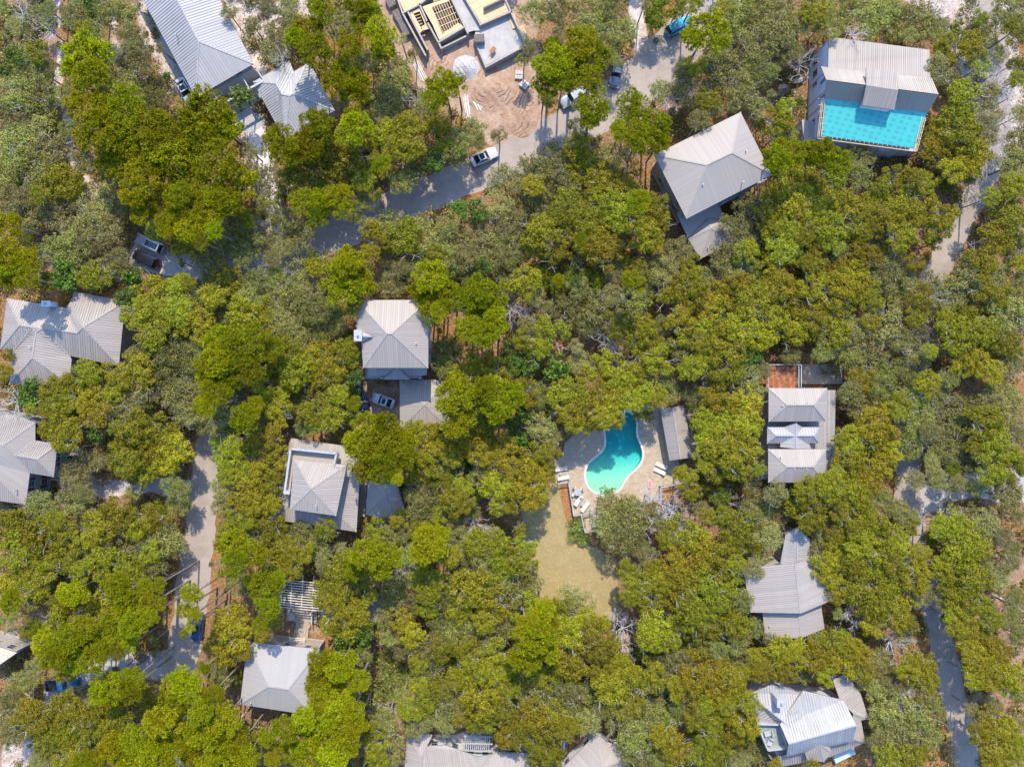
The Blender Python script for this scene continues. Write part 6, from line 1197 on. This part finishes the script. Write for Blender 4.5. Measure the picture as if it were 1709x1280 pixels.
reg(1280, 960, 1, '''Y 560 60 100;Y 430 40 60;Y 680 80 110;Y 820 60 110;Y 1000 50 90;Y 740 180 110;Y 850 210 110;Y 700 330 80;Y 880 300 80;Y 940 330 60;G 1040 120 80;Y 1250 60 100;Y 1400 60 110;Y 1300 170 110;Y 1230 250 60;Y 1480 290 80;Y 1270 350 70;Y 1330 430 90;Y 1450 460 110;Y 1420 580 110;Y 1540 520 90;Y 1480 680 100;Y 1380 680 70;Y 1650 680 90;Y 1600 750 60;Y 100 500 90;Y 60 620 90;Y 250 490 90;Y 380 450 80;Y 330 560 110;Y 150 660 60;G 250 670 60;Y 490 450 80;Y 520 560 110;Y 400 680 60;Y 620 640 80;Y 630 530 80;B 850 450 90;G 760 560 80;G 900 400 70;Y 1050 590 80;Y 1000 660 90;Y 1070 700 70;Y 940 620 80;G 740 640 80;G 740 770 80;G 650 720 50;B 960 800 80;G 850 880 120;G 1080 850 90;G 740 930 70;G 850 1010 110;G 1020 980 100;G 1080 1080 80;G 950 1100 80;G 740 1100 60;Y 800 1200 80;Y 950 1220 90;Y 1500 1000 110;Y 1590 1060 100;Y 1440 1100 70;Y 1550 1160 110;Y 1650 1150 80;Y 1500 1230 80;G 1650 1000 60;G 1620 290 70;G 1690 400 60;G 1580 30 70;Y 60 1260 50;G 30 430 50;Y 300 1270 50;B 1590 480 80;Y 470 130 60;Y 600 180 80;D 1200 280 40;G 990 170 60;Y 780 270 70;B 560 260 60;B 600 330 50;G 480 260 40;D 640 400 50;Y 180 550 80;Y 430 560 80;Y 570 480 70;G 830 640 70;G 870 720 80;D 830 760 40;G 960 720 60;G 1150 920 50;G 980 900 80;G 780 840 70;G 900 1170 60;Y 1050 1180 50;Y 1380 1030 45;Y 1330 300 80;Y 1540 620 70;Y 1580 680 60;Y 1360 520 70;Y 1420 200 80;Y 1350 110 80;G 1640 180 60;G 1660 790 50;D 1450 750 40;Y 1640 1240 60''')

reg(0, 0, 1, '''G 1525 560 24;G 1538 592 22;G 1520 622 22;Y 1548 640 20;G 1510 680 26;G 1532 702 26;G 1515 742 24;B 1522 720 24;G 1520 868 18;G 1502 850 18;G 1548 950 18;Y 1538 925 16;B 1660 150 24;B 1650 185 26;B 1682 195 22;B 1668 232 22;B 1690 160 20;G 1640 108 20;B 1662 122 18;G 1648 60 20;G 1672 34 20;B 1640 24 18;G 1674 88 14;B 1655 262 18;G 1625 290 16;
G 400 590 24;G 378 655 24;G 362 698 22;Y 396 625 22;Y 285 1165 26;P 272 1205 28;P 268 1245 28;P 300 1230 24;G 1600 806 14;G 1665 800 16;G 1560 790 14;G 1690 815 16;B 1545 870 14;G 470 410 18;G 425 470 20;G 410 500 20;B 440 440 18;G 405 540 22;Y 430 520 24;G 1575 1005 14;B 1560 980 16''', 1)

reg(0, 0, 1, '''K 45 30;K 30 78;K 60 60;K 70 95;K 130 15;K 150 28;K 165 8;K 112 40;K 25 108;K 52 104;K 88 22;K 14 14;K 38 52;K 74 38;K 12 62;K 140 48;K 160 40;G 20 40 14;G 78 14 13;G 40 92 15;G 56 20 12;B 30 20 18;G 1655 950 12;G 1690 940 14;G 1665 1035 12;G 1700 1060 16;G 1640 1100 14;G 1660 1180 14;K 1670 965;K 1650 1010;G 1698 990 10;G 1625 1185 12;G 380 20 14;G 395 70 12;G 420 40 14;G 400 100 12''', 1)

tl = []
for ox, oy, sc, txt in REG:
    for it in txt.replace('\n', ' ').split(';'):
        it = it.strip()
        if not it: continue
        f = it.split(); tl.append((f[0], ox + float(f[1]) / sc, oy + float(f[2]) / sc, float(f[3]) / sc if len(f) > 3 else 22))
roofbb = [(p, z0, z1, min(a[0] for a in p), max(a[0] for a in p), min(a[1] for a in p), max(a[1] for a in p)) for p, z0, z1 in FOOT]
def pdist(x, y, poly):
    d = 1e9
    for i in range(len(poly)):
        ax, ay = poly[i][:2]; bx, by = poly[(i + 1) % len(poly)][:2]; vx, vy = bx - ax, by - ay; t = max(0, min(1, ((x - ax) * vx + (y - ay) * vy) / (vx * vx + vy * vy + 1e-9)))
        d = min(d, math.hypot(x - ax - t * vx, y - ay - t * vy))
    return d
placed = []; skipped = 0
CARPX = [(o, toP(o.location)) for o in C.objects if o.name.startswith(('parked_car', 'pickup_truck'))]
for kd, x, y, r in tl:
    if kd == 'K': placed.append((kd, x, y, r, 0)); continue
    K = KINDS[kd]; z = R_.uniform(*K['h']); ok = True; r *= 1.2 if kd in 'YG' else 1.12
    for p, z0, z1, xa, xb, ya, yb in roofbb:
        if x < xa - r or x > xb + r or y < ya - r or y > yb + r: continue
        ins = inpoly(x, y, p); d = pdist(x, y, p)
        if ins and d > 4: ok = False; break
        if ins or d < r * .9:
            z = max(z, (z0 + z1) / 2 + .8 if d < r * .6 else z0 + 1.0)
    for o, q in CARPX:
        dd = math.hypot(q[0] - x, q[1] - y)
        if dd < r + 14 and kd in 'YGDM': r = max(8, min(r, dd - 16)) if dd > 26 else r
    if ok: placed.append((kd, x, y, r, z))
    else: skipped += 1
from collections import Counter
clusters = []                               # neighbouring lobes of one kind become one many-stemmed tree
for kd in 'PYGBMDK':
    it = [p for p in placed if p[0] == kd]; cl_ = [[p] for p in it]; cap = {'Y': 290, 'G': 285, 'P': 230}.get(kd, 400)
    if len(cl_) > cap:
        pr = sorted((math.hypot(a[1] - b_[1], a[2] - b_[2]) / (a[3] + b_[3]), i, j) for i, a in enumerate(it) for j, b_ in enumerate(it) if i < j and abs(a[1] - b_[1]) < 80 and abs(a[2] - b_[2]) < 80)
        own = list(range(len(it))); size = len(it)
        for d, i, j in pr:
            if size <= cap or d > 1.1: break
            A, B = own[i], own[j]
            if A == B or len(cl_[A]) + len(cl_[B]) > 4 or max(math.hypot(p[1] - q[1], p[2] - q[2]) for p in cl_[A] for q in cl_[B]) > 62: continue
            cl_[A] += cl_[B]; cl_[B] = []; size -= 1
            for k in range(len(own)):
                if own[k] == B: own[k] = A
    for c in cl_:
        if c: c.sort(key=lambda p: -p[3]); clusters.append(c)
lobes = clusters; placed = [c[0] for c in clusters]
print('trees', len(placed), 'skipped', skipped, Counter(p[0] for p in placed))
LM = [('the kidney pool', 1025, 770), ('the pool pavilion', 1130, 725), ('the white sedan', 808, 265), ('the teal blue SUV', 1131, 48), ('the loaded pickup bed', 1027, 122), ('the silver car by the bend', 957, 165),
      ('the crossed hip garage', 490, 160), ('the long white roof', 345, 60), ('the unfinished slab', 835, 70), ('the gravel heap', 777, 115), ('the big grey hip roof', 1190, 280), ('the turquoise roof', 1460, 205),
      ('the silver and black cars', 251, 420), ('the sprawling left roof', 100, 560), ('the plum shuttered house', 40, 770), ('the roof deck house', 530, 810), ('the octagonal outbuilding', 640, 835), ('the square pyramid roof', 655, 557),
      ('the silver hatchback', 640, 668), ('the half shaded garage', 705, 672), ('the smooth pale roof', 465, 1130), ('the slatted pergola', 497, 990), ('the terracotta terrace', 1303, 629), ('the white middle roof', 1325, 727),
      ('the bent gable roof', 1320, 990), ('the bay tower', 1366, 1250), ('the white bottom pergola', 797, 1240), ('the bottom edge roof tip', 995, 1255), ('the blue trimmed house', 10, 1105), ('the dry lawn', 955, 930), ('the car under the open pine', 333, 1045),
      ('the upper left corner', 0, 0), ('the upper right corner', 1709, 0), ('the lower left corner', 0, 1280), ('the lower right corner', 1709, 1280), ('the bare tan clearing', 1690, 980), ('the white log', 1680, 1006), ('the covered boat', 1330, 137), ('the lone lounger', 992, 869), ('the lane fork', 1525, 838), ('the shaded lower lane', 1570, 1050), ('the left hand road', 330, 900), ('the sandy drive', 440, 260), ('the shaded road bend', 720, 320), ('the top edge middle', 854, 0), ('the right edge middle', 1709, 640), ('the bottom edge middle', 854, 1280), ('the sunlit lane stretch', 1590, 410), ('the bare shrub', 1042, 1055), ('the picture centre', 854, 640), ('the sunlit lane end', 1600, 1225), ('the faint left trail', 118, 230), ('the small shed roof', 632, 1018), ('the palmetto clearing', 650, 1140)]
DIRS = ['right of', 'above right of', 'above', 'above left of', 'left of', 'below left of', 'below', 'below right of']
ORD = ['nearest', 'second nearest', 'third nearest', 'fourth nearest', 'fifth nearest', 'sixth nearest', 'seventh nearest', 'eighth nearest', 'ninth nearest', 'tenth nearest', 'eleventh nearest', 'twelfth nearest']
def sector(dx, dy): return int(((math.degrees(math.atan2(-dy, dx)) + 22.5) % 360) // 45)
rank = {}
for kd in 'PYGBMDK':
    ids = [i for i, p in enumerate(placed) if p[0] == kd]
    for li, (nm, lx, ly) in enumerate(LM):
        sec = {}
        for i in ids: sec.setdefault(sector(placed[i][1] - lx, placed[i][2] - ly), []).append((math.hypot(placed[i][1] - lx, placed[i][2] - ly), i))
        for s, v in sec.items():
            v.sort()
            for r, (d, i) in enumerate(v): rank.setdefault(i, []).append((r * 60 + d, r, li, s))
LABK = {k: v['lab'] for k, v in KINDS.items()}; LABK['K'] = 'palmetto clump'
def make_label(i):
    kd = placed[i][0]; _, r, li, s = min(rank[i])
    return '%s, %s one %s %s' % (LABK[kd], ORD[min(r, 11)], DIRS[s], LM[li][0])
GRP = {'P': 'pines', 'Y': 'yellow olive oaks', 'G': 'grey green scrub oaks', 'B': 'bare grey trees', 'M': 'dark green magnolias', 'D': 'deep green oaks', 'K': 'palmetto clumps'}
def child(name, me, par, loc, sc, rz):
    o = bpy.data.objects.new(name, me); C.objects.link(o); o.parent = par; o.location = loc; o.scale = sc; o.rotation_euler = (0, 0, rz); return o
def lobe(t, kd, K, at_, s, v, w):
    child('branches', R_.choice(K['br']), t, at_, (s, s, s * .8), R_.uniform(0, 6.28))
    if not K['crown']: return
    cr = child('crown', R_.choice(K['crown']), t, at_, (s, s, s * R_.uniform(.9, 1.15)), R_.uniform(0, 6.28))
    if kd == 'D': cr.color = (.5 * v, .66 * v, .5 * v, 1)
    elif kd == 'Y': cr.color = (v * (.8 + .24 * w), v * (.95 + .05 * w), v * .9, 1)
    elif kd == 'P': cr.color = (v * (.86 + .2 * w), v, v, 1)
    else: cr.color = (v * (.9 + .15 * w), v, v * (.7 + .4 * w), 1)
for i, (kd, x, y, r, z) in enumerate(placed):
    if kd == 'K':
        o = bpy.data.objects.new('palmetto', R_.choice(PALM)); C.objects.link(o); o.location = P(x, y, 0); s = R_.uniform(.8, 1.2); o.scale = (s, s, s); o.rotation_euler[2] = R_.uniform(0, 6); tag(o, make_label(i), 'palmetto', GRP[kd]); continue
    K = KINDS[kd]; c = P(x, y, z); rw = r / 10 * (H - z) / H; s = rw / K['R']
    t = empty(K['name'], (c.x, c.y, 0), make_label(i), K['cat'], GRP[kd]); rz = R_.uniform(0, 6.28)
    zb = z - rw * .35
    child('trunk', TR[kd], t, (0, 0, 0), (K['rt'] * (.7 + .3 * s), K['rt'] * (.7 + .3 * s), zb - rw * .15 + .05), rz)
    v = R_.uniform(.82, 1.15); w = R_.random()
    for li, lb in enumerate(lobes[i]):
        if li:
            cc = P(lb[1], lb[2], lb[4]); rw2 = lb[3] / 10 * (H - lb[4]) / H; dz = lb[4] - rw2 * .35; e_ = Vector((cc.x - c.x, cc.y - c.y, dz))
            mb = MB(); st_ = Vector((0, 0, min(zb, dz) * .62)); mb.tube([st_, st_.lerp(e_, .5) - Vector((0, 0, .3)), e_], [K['rt'] * .8, K['rt'] * .6, K['rt'] * .4], 5); o = mb.build('limb', K['tr'], t)
            lobe(t, kd, K, (e_.x, e_.y, dz), rw2 / K['R'], v, w)
        else: lobe(t, kd, K, (0, 0, zb), s, v, w)

# undergrowth over the whole forest floor: nobody could count it
rs = np.random.RandomState(99)
def open_mask(X, Y):
    m = np.zeros(X.shape, bool)
    for nm, cl, wd in ROADS + PATHS: m |= np_dist(X, Y, px(cl), False) < (np.mean(wd) / 2 + .2)
    for p in [px(LAWN), px(DECK), px(DIRT)]: m |= np_in(X, Y, p) | (np_dist(X, Y, p) < .5)
    for p, z0, z1 in FOOT:
        q = [P(a[0], a[1], z0) for a in p]; m |= np_in(X, Y, q) | (np_dist(X, Y, q) < .3)
        m |= np_in(X, Y, px(p))
    for o, q in CARPX: m |= np.hypot(X - o.location.x, Y - o.location.y) < 3.6
    return m
def scatter(n_, ext=(100, 76)):
    X = rs.uniform(-ext[0], ext[0], n_); Y = rs.uniform(-ext[1], ext[1], n_); k = ~open_mask(X, Y); return X[k], Y[k]
VV = []
X, Y = scatter(8500); cl = fbm(X, Y, .12, 8); k = cl > -.45; X, Y = X[k], Y[k]
for a, b_ in zip(X, Y):
    r = rs.uniform(.5, 1.7); hh = r * rs.uniform(.7, 1.5); q = int(62 * r / .7); d = unit(rs.normal(size=(q, 3)) + [0, 0, .5]); d[:, 2] = abs(d[:, 2])
    c = np.array([a, b_, .05]) + d * [r, r, hh] * rs.uniform(.5, 1.1, (q, 1)); s = rs.uniform(.08, .17, q); VV.append(quads(c, d + rs.normal(size=(q, 3)) * .5, s * .7, s, rs))
o = bpy.data.objects.new('undergrowth', qmesh('undergrowth', np.concatenate(VV), M_under)); C.objects.link(o); tag(o, 'low scrub and small bushes over the forest floor', 'undergrowth', kind='stuff')
VV = []                                     # fallen leaves and needles
X, Y = scatter(90000); d = rs.normal(size=(len(X), 3)) * .3 + [0, 0, 1]
VV.append(quads(np.stack([X, Y, rs.uniform(.03, .07, len(X))], 1), d, rs.uniform(.03, .07, len(X)), rs.uniform(.06, .12, len(X)), rs))
M_litter = leaf_mat('leaf_litter', (.2, .085, .02), (.45, .27, .12), 0)
o = bpy.data.objects.new('leaf_litter', qmesh('leaf_litter', np.concatenate(VV), M_litter)); C.objects.link(o); tag(o, 'orange brown leaves scattered over the ground', 'leaf litter', kind='stuff')
# woodland carrying on beyond the frame
VV = []; X = rs.uniform(-150, 150, 2600); Y = rs.uniform(-125, 125, 2600); k = (abs(X) > 90) | (abs(Y) > 69); X, Y = X[k], Y[k]
for a, b_ in zip(X, Y):
    r = rs.uniform(1.6, 3.2); q = 170; zc = rs.uniform(3.5, 7); d = unit(rs.normal(size=(q, 3)) + [0, 0, .5]); c = np.array([a, b_, zc]) + d * [r, r, r * .6] * rs.uniform(.6, 1.1, (q, 1)); s = rs.uniform(.18, .34, q); VV.append(quads(c, d + rs.normal(size=(q, 3)) * .5, s * .7, s, rs))
o = bpy.data.objects.new('woodland', qmesh('woodland', np.concatenate(VV), M_oak)); C.objects.link(o); tag(o, 'continuous oak and pine woodland all round the lots', 'woodland', kind='stuff')
